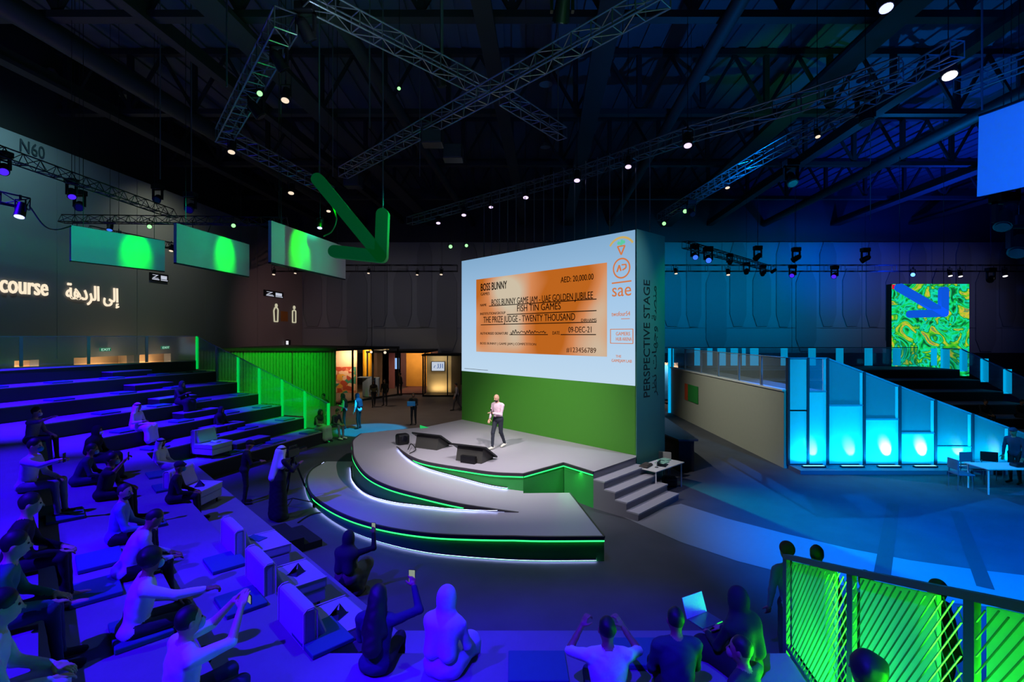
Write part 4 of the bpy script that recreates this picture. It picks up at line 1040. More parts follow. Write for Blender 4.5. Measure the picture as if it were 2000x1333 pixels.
truss('black truss running along the left wall with violet spotlights', (-14.1, 9.5, 9.55), (-13.9, 20.2, 9.5), .34, m=M_black, tri=True)
truss('black truss across the left carrying the hanging panels', Z(120,427,9.0)+Vector((0,0,0)), P(560,432,19.2), .3, m=M_black, tri=True)
truss('black truss near the far left wall behind the hanging panels', P(175,448,20.6), P(345,482,24.7), .3, m=M_black, tri=True)
truss('black truss piece at the far left edge', P(-60,372,13.0), P(57,398,13.6), .3, m=M_black, tri=True)
truss('long black truss in front of the back wall, left part', (-17.5, 36, 9.4), (-4, 36, 9.4), .45, m=M_black, step=1.2)
truss('long black truss in front of the back wall, right part', (10.5, 36, 9.4), (38, 36, 9.4), .45, m=M_black, step=1.2)
truss('diagonal black truss with spotlights right of the screen', P(1338,478,27.0), P(1500,524,36), .36, m=M_black)
truss('truss at the far upper right corner above the banner', Z(1870,170,11.0), Z(2040,105,11.0), .34)
# rods holding the screen
nrod = 17
for i in range(nrod):
    s = .35+8.0*i/(nrod-1); p = SW(s, TZ, .9)
    if i == 0: rod0 = MB().cyl((0,0,0), (0,0,2.9), .016, n=6).build('hanger_rod', M_steel); o = rod0
    else: o = rod0.copy(); COL.objects.link(o)
    o.location = p; o.name = 'hanger_rod'; tag(o, 'thin steel rod from the top of the screen wall, %s' % (('%s from the left' % (ordn+['fifteenth','sixteenth','seventeenth'])[i]) if i < 16 else 'last at the right'), 'rod', 'rods holding the screen')
# drop pipes / wires from the ceiling
for i, (px, py0, Y, L, nm) in enumerate([(443,170,11.5,5,'over the upper left truss'),(863,130,12.4,5,'beside the top centre truss'),(722,250,15,6,'left of the crossing trusses'),(748,415,15.1,7,'holding the green arrow'),(624,350,15,5,'at the upper end of the green arrow'),(1090,240,17,6,'behind the crossing trusses'),(650,345,20,5,'beyond the green arrow top'),(313,350,19.2,6,'above the left hanging panel'),(374,388,19.2,6,'above the middle hanging panel'),(1480,520,36,6,'above the back wall truss'),(1700,430,30,5,'above the blue star lamp'),(1918,215,12,5,'holding the curved banner'),(820,345,21,5,'right of the green arrow'),(1553,520,36,6,'right part of the back truss')]):
    p = P(px, py0, Y); o = MB().cyl(p, (p.x,p.y,min(17.9,p.z+L+3)), .022 if i != 1 else .04, n=6).build('drop_pipe', M_steel); tag(o, 'thin vertical drop pipe under the ceiling '+nm, 'pipe')
# ------------------------------------------------------------------ lamps
LENS = {'violet': emis('lens_violet', (.08,.02,1), 1.0), 'bluewhite': emis('lens_bluewhite', (.5,.55,1), 1.8), 'green': emis('lens_green', (.3,1,.3), 1.8), 'warm': emis('lens_warm', (1,.8,.6), 1.0), 'lilac': emis('lens_lilac', (.8,.62,1), 1.4), 'blue': emis('lens_blue', (.04,.16,1), 1.3), 'cyan': emis('lens_cyan', (.1,.6,1), 1.5), 'dark': mat('lens_dark', rgb(20,22,30), .2), 'star': emis('lens_star', (.06,.22,1), 6), 'white': emis('lens_white', (.9,.85,.85), 2.2)}

def seg_dist(p, a, b):
    ab = b-a; t = max(0, min(1, (p-a).dot(ab)/ab.dot(ab))); return (p-a-ab*t).length
def fixture(kind, pos, aim, lens, label, size=1.0, group=None):
    pos = Vector(pos); d = (Vector(aim)-pos).normalized(); t = thing('moving_head_lamp' if kind == 'head' else ('par_lamp' if kind == 'par' else 'lamp_bar'), label, 'stage light', pos, 0, group)
    q_ = d.to_track_quat('-Z', 'Y').to_matrix().to_4x4(); s = size
    if kind == 'head':
        MB().box(-.16*s,-.12*s,.30*s,.16*s,.12*s,.46*s).build('base', M_black, t, bevel=.02*s)
        q = MB(); q.box(-.17*s,-.04*s,-.04*s,-.13*s,.04*s,.32*s); q.box(.13*s,-.04*s,-.04*s,.17*s,.04*s,.32*s); q.box(-.17*s,-.04*s,.27*s,.17*s,.04*s,.32*s); q.build('yoke', M_black, t)
        q = MB(); q.cyl((0,0,.14*s), (0,0,-.16*s), .10*s, .125*s, n=14); q.ball((0,0,.12*s), .1*s); q.build('head', M_black, t, smooth=True, M=q_)
        q = MB(); q.cyl((0,0,-.158*s), (0,0,-.175*s), .1*s, n=14); q.build('lens', LENS[lens], t, M=q_)
    elif kind == 'par':
        q = MB(); q.cyl((0,0,.2*s), (0,0,-.12*s), .08*s, .1*s, n=14); q.build('body', M_black, t, smooth=True, M=q_)
        q = MB(); q.cyl((0,0,-.118*s), (0,0,-.13*s), .085*s, n=14); q.build('lens', LENS[lens], t, M=q_)
        q = MB(); q.bar((-.11*s,0,0),(-.11*s,0,.26*s),.02*s); q.bar((.11*s,0,0),(.11*s,0,.26*s),.02*s); q.bar((-.11*s,0,.26*s),(.11*s,0,.26*s),.02*s); q.bar((0,0,.26*s),(0,0,.36*s),.03*s); q.build('bracket', M_black, t)
    if pos.z < 17 and min(seg_dist(pos+Vector((0,0,.3*s)), a, b) for a, b in TRUSS_) > .42: MB().cyl((0,0,.34*s),(0,0,(17.95 if pos.y > 8 else 17.9)-pos.z),.009,n=5).build('suspension_rod', M_black, t)
    return t
CAM = (0,0,4.5)
fx_ = [ # kind, px, py, Y, lens, phrase, size, aim
('head',8,330,13.6,'violet','at the far left edge of the wall truss',1.3,(-8,7,1)),
('head',140,378,16.2,'violet','hanging from the left wall truss over the lettering',1.3,(-10,12,1)),
('par',40,414,13.4,'bluewhite','glowing blue-white at far left',1.6,(-6,6,3)),
('par',215,444,20.5,'blue','behind the leftmost hanging panel',1.4,(-10,12,1)),
('par',232,462,20.8,'warm','small and warm behind the leftmost hanging panel',1.1,(-15,16,0)),
('par',335,486,24.5,'warm','small and warm between the left and middle hanging panels',1.3,(-15,16,0)),
('par',292,443,19.0,'green','bright green above the leftmost hanging panel',1.1,CAM),
('par',456,441,19.0,'green','bright green above the middle hanging panel',1.1,CAM),
('par',146,446,18.5,'green','green at the corner of the leftmost hanging panel',1.0,(-10,10,3)),
('head',155,402,18.8,'dark','standing on the cross truss at its left end',1.6,(-10,10,3)),
('head',372,406,18.8,'dark','standing on the cross truss above the middle panel',1.6,(-10,10,3)),
('head',308,388,20.0,'dark','standing on the end of the left wall truss',1.5,(-10,10,3)),
('par',625,440,16.0,'bluewhite','glowing blue above the rightmost hanging panel',1.1,(-3,8,2)),
('par',545,441,15.5,'cyan','pale cyan at the corner of the rightmost hanging panel',1.1,(-3,8,2)),
('par',558,188,10.8,'warm','warm below the steep upper left truss',1.2,(-2,8,4)),
('par',453,290,14.6,'warm','warm at the lower end of the steep truss',1.4,(-3,8,4)),
('par',569,371,18.6,'warm','warm below the truss leading to the green arrow',1.5,(-3,8,4)),
('par',642,408,20.0,'warm','small and warm left of the green arrow',1.2,(-3,8,4)),
('par',508,181,11.5,'green','green through the steep upper left truss',.9,(-3,4,4)),
('par',780,172,14.0,'green','faint green below the top centre truss',.7,(-3,4,4)),
('head',545,120,9.9,'dark','hanging under the steep truss',1.3,(0,15,1)),
('head',597,60,9.6,'dark','hanging from the end of the top centre truss',1.4,(0,15,1)),
('head',500,215,12.0,'dark','hanging in the middle of the upper left rig',1.4,(0,15,1)),
('head',860,155,12.4,'dark','hanging at the junction of the crossing trusses',1.3,(0,15,1)),
('head',1098,18,9.0,'dark','hanging near the top edge right of centre',1.6,(0,15,1)),
('par',856,431,24.0,'lilac','lilac in the curved row, leftmost',1.5,(-1,14,1)),
('par',906,415,22.2,'lilac','lilac in the curved row, second from left',1.5,(-1,14,1)),
('par',959,400,20.9,'lilac','lilac in the curved row, third from left',1.3,(-1,14,1)),
('par',1027,380,19.3,'lilac','lilac in the curved row, fourth from left',1.5,(-1,12,1)),
('par',1127,346,17.2,'lilac','lilac in the curved row above the screen right half',1.5,(-1,11,1)),
('par',1227,319,15.6,'lilac','lilac in the curved row above the screen corner',1.4,(-1,10,1)),
('par',1343,276,14.2,'lilac','lilac and large right of the screen corner',1.6,(0,8,1)),
('par',1297,437,24.0,'green','bright green beside the top corner of the screen wall',1.3,CAM),
('par',1338,413,22.0,'green','bright green, upper one right of the screen wall',1.3,CAM),
('par',880,482,30.0,'green','green left of the screen, left one',1.6,CAM),
('par',911,480,30.0,'green','green left of the screen, right one',1.4,CAM),
('par',1852,135,11.0,'white','big pinkish white at upper right',2.0,(2,3,3)),
('par',1728,4,9.0,'bluewhite','blue-white at the top edge right',1.6,(2,3,3)),
('par',1783,537,35.6,'star','dazzling blue above the abstract screen',2.6,CAM),
('head',1555,505,36,'dark','on top of the back truss left of the star lamp',3.0,(15,45,5)),
('head',1480,502,36,'dark','on top of the back truss right of the diagonal truss',3.0,(15,45,5)),
('head',1690,506,36,'dark','on top of the back truss near the star lamp',3.0,(20,45,5)),
('head',1548,536,35.6,'violet','below the back truss, violet, left one',2.6,(10,24,0)),
('head',1630,538,35.6,'violet','below the back truss, violet, right one',2.6,(12,24,0)),
('head',1458,530,35.6,'dark','below the back truss at the diagonal truss end',2.4,(10,24,0)),
('head',1490,534,35.6,'dark','below the back truss beside the diagonal truss end',2.2,(10,24,0)),
('head',1357,500,28.5,'blue','under the diagonal truss at its near end',1.8,(8,14,0)),
('head',1383,506,29.5,'blue','under the diagonal truss, second from its near end',2.0,(8,14,0)),
('head',1425,512,31.5,'dark','under the diagonal truss near its middle',2.0,(8,14,0)),
('head',1935,545,35.6,'dark','below the back truss at the far right',3.0,(20,24,0)),
('par',1320,531,35.6,'warm','small and warm on the back truss beside the screen wall',1.6,(12,45,2)),
('par',1422,533,35.6,'warm','small warm on the back truss, second right of screen',1.8,(12,45,2)),
('par',1510,530,35.6,'dark','small and dark on the back truss',1.6,(12,45,2)),
('par',1962,535,35.6,'white','small white on the back truss at far right',2.0,(30,30,2)),
('par',1855,535,35.6,'white','small white right of the star lamp',1.8,(30,30,2)),
('par',1875,536,35.6,'white','small white, second right of the star lamp',1.8,(30,30,2)),
('par',535,533,35.6,'warm','small warm on the back truss at its left end',1.5,(-14,30,1)),
('par',577,531,35.6,'warm','small warm on the back truss, second from left',1.3,(-14,30,1)),
('par',720,531,35.6,'warm','small warm on the back truss above the pavilion',1.3,(-10,30,1)),
('par',815,534,35.6,'warm','small warm on the back truss near the green lamps',1.3,(-8,30,1)),
('par',862,533,35.6,'warm','small warm on the back truss just left of the screen',1.5,(-6,30,1)),
('par',725,688,31.0,'warm','small round warm under the pavilion canopy, left one',1.2,CAM),
('par',752,689,31.5,'warm','small round warm under the pavilion canopy, right one',1.3,CAM),
('par',1596,262,13.0,'warm','slim and warm on the second right truss',.9,(9,6,0)),
('par',1420,362,19.0,'warm','slim and warm above the green lamps',1.2,(9,6,0)),
('head',1690,225,13.0,'dark','hanging below the second right truss',1.8,(9,10,0)),
('head',1545,350,17.0,'dark','hanging on the second right truss further down',1.8,(9,10,0)),
('head',1350,415,21.0,'dark','dark, beside the upper green lamp',1.4,(9,10,0)),
('head',1960,430,13.5,'dark','in a cluster under the curved banner, left one',2.0,(9,10,0)),
('head',1990,480,13.5,'dark','in a cluster under the curved banner, lower one',2.2,(9,10,0)),
('head',1975,395,13.5,'dark','in a cluster under the curved banner, upper one',1.6,(9,10,0)),
]
for kd, px, py, Y, ln_, ph, sz_, aim in fx_:
    p = P(px, py, Y)
    if kd == 'par' and ln_ in ('lilac','warm','bluewhite','white','blue','cyan') and aim is not CAM: aim = (p.x+.25*(aim[0]-p.x)/6, p.y-.9, p.z-2.6)
    sz_ *= (.58 if Y > 30 else .8) if kd == 'head' else (.6 if ln_ == 'star' else .8)
    fixture(kd, p, aim, ln_, ('black moving head lamp ' if kd == 'head' else 'small round stage lamp ')+ph, sz_)
# cables sagging under the trusses
def cable(pts, r, label, m=M_black, name='cable'):
    pts = smooth_curve([Vector(p) for p in pts], 24) if len(pts) > 2 else pts; q = MB()
    for a, b in zip(pts[:-1], pts[1:]): q.cyl(a, b, r, n=5, caps=False)
    tag(q.build(name, m), label, 'cable')
cable([P(57,402,14), P(85,440,14.6), P(110,449,15.2), P(139,442,16)], .02, 'black cable sagging from the far left truss piece to the leftmost panel')
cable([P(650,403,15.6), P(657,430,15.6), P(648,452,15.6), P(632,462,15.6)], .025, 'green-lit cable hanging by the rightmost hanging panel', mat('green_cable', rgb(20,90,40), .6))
cable([P(375,430,18.6), P(380,458,17.6), P(400,462,17), P(412,440,18)], .015, 'thin cable drooping in front of the middle hanging panel')
cable([F(582,1022,.01), F(600,1010,.01), F(620,1003,.01), F(660,996,.01)], .02, 'black cable lying on the floor beside the outer ramp')
# ceiling loudspeakers (boxes hung under the long truss)
for px, py, Y, nm in ((885,300,15,'lower left'), (690,355,18.6,'at the far end of the long truss'), (845,270,14.2,'beside the crossing')):
    p = P(px, py, Y); t = thing('hung_loudspeaker', 'black box hung beneath the long truss, %s' % nm, 'speaker', p)
    MB().box(-.3,-.25,-.22,.3,.25,.22).build('cabinet', M_black, t, bevel=.03); MB().box(-.27,-.27,-.19,.27,-.25,.19).build('grille', mat('grille', rgb(45,48,55), .5), t)
# green disc ceiling lamps and pale high bay lamps
for i, (px, py, Y, lens, nm) in enumerate([(248,190,26,'p','left over the wall truss'),(1066,165,30,'p','above the long truss'),(1372,155,28,'p','right of the top centre'),(1205,35,22,'p','near the top edge'),(100,147,25,'p','at far left'),(485,95,20,'g','ringed with green at the steep truss'),(1065,288,33,'p','dim above the curved row'),(1700,215,30,'p','at right beyond the second truss')]):
    z = 15.3; t = thing('high_bay_lamp', 'unlit round high bay ceiling lamp '+nm, 'ceiling lamp', P(px, py, 11.9*960/(655-py)))
    MB().cyl((0,0,0), (0,0,.3), .32, .12, n=18).build('shade', mat('shade_grey', rgb(110,120,120), .4), t, smooth=True); MB().cyl((0,0,.3), (0,0,1.6), .015, n=5).build('stem', M_black, t)
# ------------------------------------------------------------------ lounge chairs
M_uph = mat('pale_grey_upholstery', rgb(175,170,180), .85, bump=.1, scale=30); M_pip = mat('light_piping', rgb(215,205,200), .7)
def make_lounge(label, loc, rz):
    t = thing('lounge_chair', label, 'armchair', loc, rz, 'armless lounge chairs')
    MB().box(.05,-.39,.12,.86,.39,.30).build('base', M_uph, t, bevel=.02)
    MB().box(.10,-.40,.30,.88,.40,.46).build('seat_cushion', M_uph, t, bevel=.035)
    q = MB(); # backrest, rounded and slightly wedge shaped
    q.prism([(0,-.4),(.16,-.4),(.16,.4),(0,.4)], .12, .90); q.build('backrest', M_uph, t, bevel=.05, seg=3)
    q = MB(); Mx = Matrix.Translation((.20,0,.44)) @ Matrix.Rotation(math.radians(-22), 4, 'Y'); q.box(0,-.36,0,.13,.36,.46, Mx); b = q.build('back_cushion', M_uph, t, bevel=.055, seg=3)
    for y in (-.4, .4):
        q = MB(); pl = [(0.005,y,.14),(0.005,y,.86),(.05,y,.9),(.12,y,.9),(.16,y,.85),(.16,y,.47),(.87,y,.455)]
        for a, c in zip(pl[:-1], pl[1:]): q.cyl(a, c, .009, n=5)
        q.build('piping', M_pip, t)
    for x in (.12, .78):
        for y in (-.32, .32): MB().cyl((x,y,0), (x,y,.13), .022, n=8).build('leg', M_black, t)
    return t
angD = math.atan2(nD.y, nD.x); angL = math.atan2(nL.y, nL.x)
spots_ = [((-2.62,5.80), angD, 1, 'pale lounge chair nearest the camera, holding a dark card'), ((-3.62,6.90), angD, 1, 'pale lounge chair second nearest the camera, holding a dark card'), ((-4.66,8.05), angD, 1, 'pale lounge chair third from the camera with a teal tablet on its seat'), ((-7.9,11.55), -.05, 1, 'pale lounge chair with a dark-clothed man sitting behind it'), ((-10.35,16.4), -.28, 1, 'pale lounge chair farthest from the camera, on the left bank')]
chair0 = None
for (x, y), rz, k, lab in spots_:
    if chair0 is None: chair0 = make_lounge(lab, (x,y,LV[1]), rz); ck = kids(chair0)
    else: copy_tree(chair0, (x,y,LV[1]), rz, lab, None, ck)
def on_chair(i, fwd, side):
    (x, y), rz, k, lab = spots_[i]; return Vector((x+math.cos(rz)*fwd-math.sin(rz)*side, y+math.sin(rz)*fwd+math.cos(rz)*side, LV[1]+.461))
M_card = mat('dark_card', rgb(40,38,70), .6)
for i, nm in ((0,'nearest'),(1,'second nearest'),(3,'man-backed')):
    p = on_chair(i, .58, 0); t = thing('folded_card', 'dark folded card standing on the %s lounge chair seat' % nm, 'card', p, spots_[i][1]+.5)
    q = MB(); q.add([(-.09,-.08,0),(.09,-.08,0),(.0,-.03,.16)], [(0,1,2)]); q.build('front_leaf', M_card, t)
    MB().add([(-.09,.08,0),(.09,.08,0),(.0,-.03,.16)], [(0,1,2)]).build('back_leaf', M_card, t); MB().box(-.1,-.09,0,.1,.09,.004).build('base_leaf', M_card, t)
p = on_chair(2, .5, .22); t = thing('tablet', 'teal tablet lying on the third lounge chair', 'tablet', p, angD+.4); MB().box(-.09,-.17,0,.09,.17,.012).build('case', M_mat, t, bevel=.004)
p = on_chair(4, .6, 0); t = thing('open_leaflet', 'pale open leaflet on the farthest lounge chair', 'leaflet', p, .3)
MB().add([(-.14,-.1,.06),(0,-.1,.002),(0,.1,.002),(-.14,.1,.06)], [(0,1,2,3)]).build('page', M_white, t); MB().add([(.12,-.1,.06),(0,-.1,.002),(0,.1,.002),(.12,.1,.06)], [(0,1,2,3)]).build('page', M_white, t)
# ------------------------------------------------------------------ prompt monitors on the stage
M_scr = mat('dark_screen', rgb(20,20,30), .15)
for (px, py, rz, lab, small) in ((842,874,2.25,'left black prompt monitor wedge on the stage edge with a loudspeaker',0), (925,899,2.05,'right black prompt monitor wedge on the stage edge',1)):
    p = F(px, py, ZT); t = thing('prompt_monitor', lab, 'monitor', (p.x,p.y,ZT), math.atan2(U.y,U.x)+math.pi+.35)
    # local x along the screen, +y towards the performer
    hw = .42
    q = MB(); pr = [(-.28,0),(.38,0),(.38,.06),(-.18,.40)]
    vs = [(-hw,a,b) for a,b in pr]+[(hw,a,b) for a,b in pr]; q.add(vs, [(0,1,2,3),(4,7,6,5),(0,4,5,1),(1,5,6,2),(2,6,7,3),(3,7,4,0)]); q.build('wedge_stand', mat('wedge_grey', rgb(60,58,55), .6), t)
    Mx = Matrix.Translation((0,-.28,.44)) @ Matrix.Rotation(math.radians(-31), 4, 'X')
    MB().box(-.56,0,0,.56,.78,.05,Mx).build('monitor_body', M_black, t, bevel=.01); MB().box(-.53,.03,.05,.53,.75,.056,Mx).build('display', M_scr, t)
    if small: MB().box(-.18,-.42,0,.28,-.29,.20).build('control_box', M_black, t, bevel=.01)
p = F(783,868,ZT); t = thing('floor_loudspeaker', 'small black rounded floor loudspeaker at the tip of the stage', 'speaker', (p.x+.05,p.y,ZT), .6)
MB().box(-.2,-.16,0,.2,.16,.34).build('cabinet', M_black, t, bevel=.07, seg=3); MB().cyl((.0,-.165,.2),(.0,-.175,.2),.1,n=16).build('grille', M_scr, t)
cable([F(797,885,ZT)+Vector((0,0,.1)), F(803,876,ZT)+Vector((0,0,.14)), F(812,882,ZT)+Vector((0,0,.05)), F(800,888,ZT)+Vector((0,0,.03))], .015, 'coiled cable on the stage beside the left monitor')
# ------------------------------------------------------------------ tables
def table(label, loc, rz, L, W_, h=.74):
    t = thing('folding_table', label, 'table', loc, rz); MB().box(-L/2,-W_/2,h-.03,L/2,W_/2,h).build('table_top', M_white, t, bevel=.006)
    for x in (-L/2+.08, L/2-.08):
        for y in (-W_/2+.06, W_/2-.06): MB().cyl((x,y,0),(x,y,h-.03),.02,n=8).build('leg', M_white, t)
    return t
tl = Vector((F(1282,922,.74).x, F(1282,922,.74).y)); tr_ = Vector((F(1337,903,.74).x, F(1337,903,.74).y)); bl_ = Vector((F(1256,908,.74).x, F(1256,908,.74).y))
d = (tr_-tl); L = d.length; rz = math.atan2(d.y, d.x); c = tl+d*.5+Vector((-math.sin(rz), math.cos(rz)))*.35
table('white table with papers beside the stage steps', (c.x,c.y,0), rz, L, .7)
R = Matrix.Translation((c.x,c.y,.741)) @ Matrix.Rotation(rz, 4, 'Z')
def item(name, label, cat, x, y, parts, a=0):
    p = R @ Vector((x,y,0)); t = thing(name, label, cat, p, rz+a)
    for nm, box, m in parts: MB().box(*box).build(nm, m, t, bevel=.003)
M_paper = mat('mint_paper', rgb(150,205,180), .7)
item('laptop', 'open dark laptop on the table beside the steps', 'laptop', -.05, -.12, [('keyboard_base', (-.17,-.12,0,.17,.12,.02), M_black), ('screen_lid', (-.17,.10,.02,.17,.12,.12), M_black)], .3)
item('paper_stack', 'mint-tinted papers on the table beside the steps', 'papers', .2, .05, [('sheets', (-.2,-.14,0,.2,.14,.03), M_paper)], .1)
item('paper_stack', 'pale papers at the far end of the white table', 'papers', .5, .16, [('sheets', (-.18,-.12,0,.18,.12,.03), M_paper)], -.1)
item('dark_bag', 'flat grey bag on the near end of the white table', 'bag', -.5, .15, [('body', (-.22,-.12,0,.22,.12,.05), mat('bag_grey', rgb(70,65,62), .8)), ('flap', (-.1,-.1,.05,.2,.1,.07), mat('bag_grey', rgb(70,65,62), .8))], .2)
item('desk_microphone', 'white desk microphone stand on the white table', 'microphone', -.38, -.12, [('stem', (-.012,-.012,0,.012,.012,.16), M_white), ('head', (-.03,-.018,.15,.03,.018,.19), M_white), ('foot', (-.04,-.04,0,.04,.04,.012), M_black)])
def side_chair(label, loc, rz, m, arms=False):
    t = thing('side_chair', label, 'chair', loc, rz)
    MB().box(-.22,-.22,.43,.22,.22,.47).build('seat', m, t, bevel=.015, seg=2)
    MB().prism([(-.22,.20),(.22,.20),(.20,.24),(-.20,.24)], .58, .88).build('backrest', m, t, bevel=.012)
    for x in (-.18,.18):
        MB().cyl((x,-.18,0),(x,-.16,.44),.014,n=6).build('leg', M_steel, t); MB().cyl((x,.22,0),(x,.2,.62),.014,n=6).build('leg', M_steel, t)
    return t
p = R @ Vector((-.0,.75,0)); side_chair('pale chair behind the white table, left one', (p.x,p.y,0), rz, mat('chair_grey', rgb(150,150,145), .7))
p = R @ Vector((.75,.35,0)); side_chair('pale chair at the far end of the white table', (p.x,p.y,0), rz-1.2, mat('chair_grey', rgb(150,150,145), .7))
p = R @ Vector((-.2,.1,0)); t = thing('dark_bag', 'dark backpack on the floor under the white table', 'bag', (p.x+.6,p.y+.4,0)); MB().box(-.2,-.14,0,.2,.14,.3).build('body', M_black, t, bevel=.06, seg=3); MB().box(-.14,-.18,.04,.14,-.13,.18).build('pocket', M_black, t, bevel=.02)
# right table
a = F(1930,912,.74); table('long white table at the right edge in front of the cyan panels', (a.x+1.0, a.y+.1, 0), -.02, 2.5, .75)
p = Vector((a.x+.2, a.y)); side_chair('blue-lit chair left of the long table', (a.x-.45, a.y+.35, 0), 1.45, mat('chair_blue', rgb(90,100,130), .6)); side_chair('second chair behind the long table', (a.x+.45, a.y+.95, 0), .1, mat('chair_blue', rgb(90,100,130), .6)); side_chair('dark chair behind the long table, rightmost', (a.x+1.1, a.y+1.0, 0), -.4, M_black)
t = thing('table_case', 'dark long case lying on the right table', 'case', (a.x+1.3, a.y+.0, .741)); MB().box(-.6,-.12,0,.6,.12,.1).build('body', M_black, t, bevel=.03, seg=2); MB().box(-.1,-.14,.03,.1,-.12,.06).build('clasp', M_steel, t)
# ------------------------------------------------------------------ video camera on tripod
p = F(572, 998, 0); cx, cy = p.x, p.y
t = thing('camera_tripod', 'black tripod with wheeled spreader carrying a video camera', 'tripod', (cx,cy,0))
for k in range(3):
    a = 2*math.pi*k/3+.5; f = Vector((math.cos(a)*.52, math.sin(a)*.52, .06)); q = MB(); q.cyl((math.cos(a)*.06,math.sin(a)*.06,1.25), f*.55+Vector((0,0,.56)), .024, n=8); l = q.build('leg', M_black, t); MB().cyl(f*.55+Vector((0,0,.56)), f, .015, n=8).build('lower_tube', M_black, l)
    MB().cyl((0,0,.32), f+Vector((0,0,.06)), .014, n=6).build('spreader_arm', M_black, t)
    MB().cyl(f+Vector((-.03,0,0)), f+Vector((.03,0,0)), .06, n=14).build('wheel', M_black, t)
MB().cyl((0,0,1.22),(0,0,1.38),.06,n=12).build('head', M_black, t); MB().cyl((0,0,1.36),(-.1,-.5,1.15),.012,n=6).build('pan_handle', M_black, t)
dx = Vector((.35, .94, 0)).normalized(); M = frame((cx,cy,1.40), Vector((dx.y,-dx.x,0)), dx, (0,0,1))
t = thing('video_camera', 'black video camera on the tripod pointing at the stage', 'camera', (0,0,0))
MB().box(-.07,-.22,0,.07,.16,.2).build('body', M_black, t, bevel=.02, M=M); MB().cyl((0,.16,.1),(0,.42,.1),.06,.075,n=16).build('lens_barrel', M_black, t, M=M, smooth=True); MB().box(-.02,-.15,.24,.02,.12,.27).bar((0,-.13,.2),(0,-.13,.25),.02).bar((0,.1,.2),(0,.1,.25),.02).build('top_handle', M_black, t, M=M)
MB().box(-.16,-.1,.12,-.07,.02,.18).build('side_monitor', M_black, t, M=M); MB().box(-.04,-.4,.06,.04,-.22,.14).build('viewfinder', M_black, t, M=M)
# equipment cases on the left floor behind the operators
for px, py, nm, s_ in ((508,872,'larger black equipment case behind the camera operators',.5), (540,880,'low black equipment case behind the camera operators',.35)):
    p = F(px, py, .01); t = thing('equipment_case', nm, 'case', (p.x,p.y,0), .3); MB().box(-.45,-.3,0,.45,.3,s_).build('body', M_black, t, bevel=.02); MB().box(-.46,-.31,s_*.6,.46,.31,s_*.64).build('lid_band', M_steel, t)
t = thing('side_table', 'small dark side table behind the camera operators', 'table', tuple(F(470,905,.0)+Vector((0,.5,0)))); MB().box(-.4,-.25,.5,.4,.25,.53).build('table_top', M_mat, t); 
for x in (-.35,.35):
    for y in (-.2,.2): MB().cyl((x,y,0),(x,y,.5),.015,n=6).build('leg', M_black, t)
# ------------------------------------------------------------------ people: smooth-blended bodies
def surface_nets(Fv, org, h):
    ins = Fv < 0; nx, ny, nz = Fv.shape; S = np.zeros((nx-1, ny-1, nz-1, 3), np.float32); C = np.zeros((nx-1, ny-1, nz-1), np.int16); cr = []
    gi = np.indices(Fv.shape).astype(np.float32)
    for a in range(3):
        s0 = [slice(None)]*3; s1 = [slice(None)]*3; s0[a] = slice(0, -1); s1[a] = slice(1, None); s0 = tuple(s0); s1 = tuple(s1)
        m = ins[s0] != ins[s1]; f0 = Fv[s0]; f1 = Fv[s1]; t = np.where(m, f0/np.where(m, f0-f1, 1), 0)
        pos = np.stack([gi[b][s0] for b in range(3)], -1); pos[..., a] += t; pos *= m[..., None]; cr.append(m)
        b, c = [q for q in range(3) if q != a]
        for db in (0, 1):
            for dc in (0, 1):
                sl = [slice(None)]*3
                sl[b] = slice(db, m.shape[b]-1+db); sl[c] = slice(dc, m.shape[c]-1+dc); sl = tuple(sl)
                S += pos[sl]; C += m[sl]
    act = C > 0; idx = -np.ones(C.shape, np.int64); idx[act] = np.arange(act.sum()); V = S[act]/C[act][:, None]*h+org
    faces = []
    for a in range(3):
        b, c = (a+1) % 3, (a+2) % 3; m = cr[a].copy(); sh = [slice(None)]*3
        ii = np.argwhere(m); ok = (ii[:, b] > 0) & (ii[:, c] > 0) & (ii[:, b] < C.shape[b]) & (ii[:, c] < C.shape[c]); ii = ii[ok]
        if not len(ii): continue
        eb = np.zeros(3, int); eb[b] = 1; ec = np.zeros(3, int); ec[c] = 1
        q = [ii-eb-ec, ii-ec, ii, ii-eb]; q = np.stack([idx[p[:, 0], p[:, 1], p[:, 2]] for p in q], 1)
        inside0 = ins[ii[:, 0], ii[:, 1], ii[:, 2]]; q[~inside0] = q[~inside0][:, ::-1]; faces.append(q)
    return V, np.concatenate(faces)
def d_prim(p, X):
    if p[0] == 'c':
        a, b, ra, rb = p[1:5]; ab = b-a; t = np.clip(((X-a) @ ab)/max(1e-9, ab @ ab), 0, 1); return np.linalg.norm(X-a-t[..., None]*ab, axis=-1)-(ra+(rb-ra)*t)
    c, r, R = p[1:4]; Q = (X-c) @ R if R is not None else X-c; q = Q/r; n = np.linalg.norm(q, axis=-1); g = np.linalg.norm(q/r, axis=-1); return n*(n-1)/np.maximum(g, 1e-6)
def eval_prims(ps, X, k):
    D = None
    for p in ps:
        d = d_prim(p, X)
        if p[-1] == 'sub': D = np.maximum(D, -d); continue
        if D is None: D = d; continue
        kk = p[-1] if isinstance(p[-1], float) else k
        hh = np.clip(.5+.5*(d-D)/kk, 0, 1); D = d*(1-hh)+D*hh-kk*hh*(1-hh)
    return D
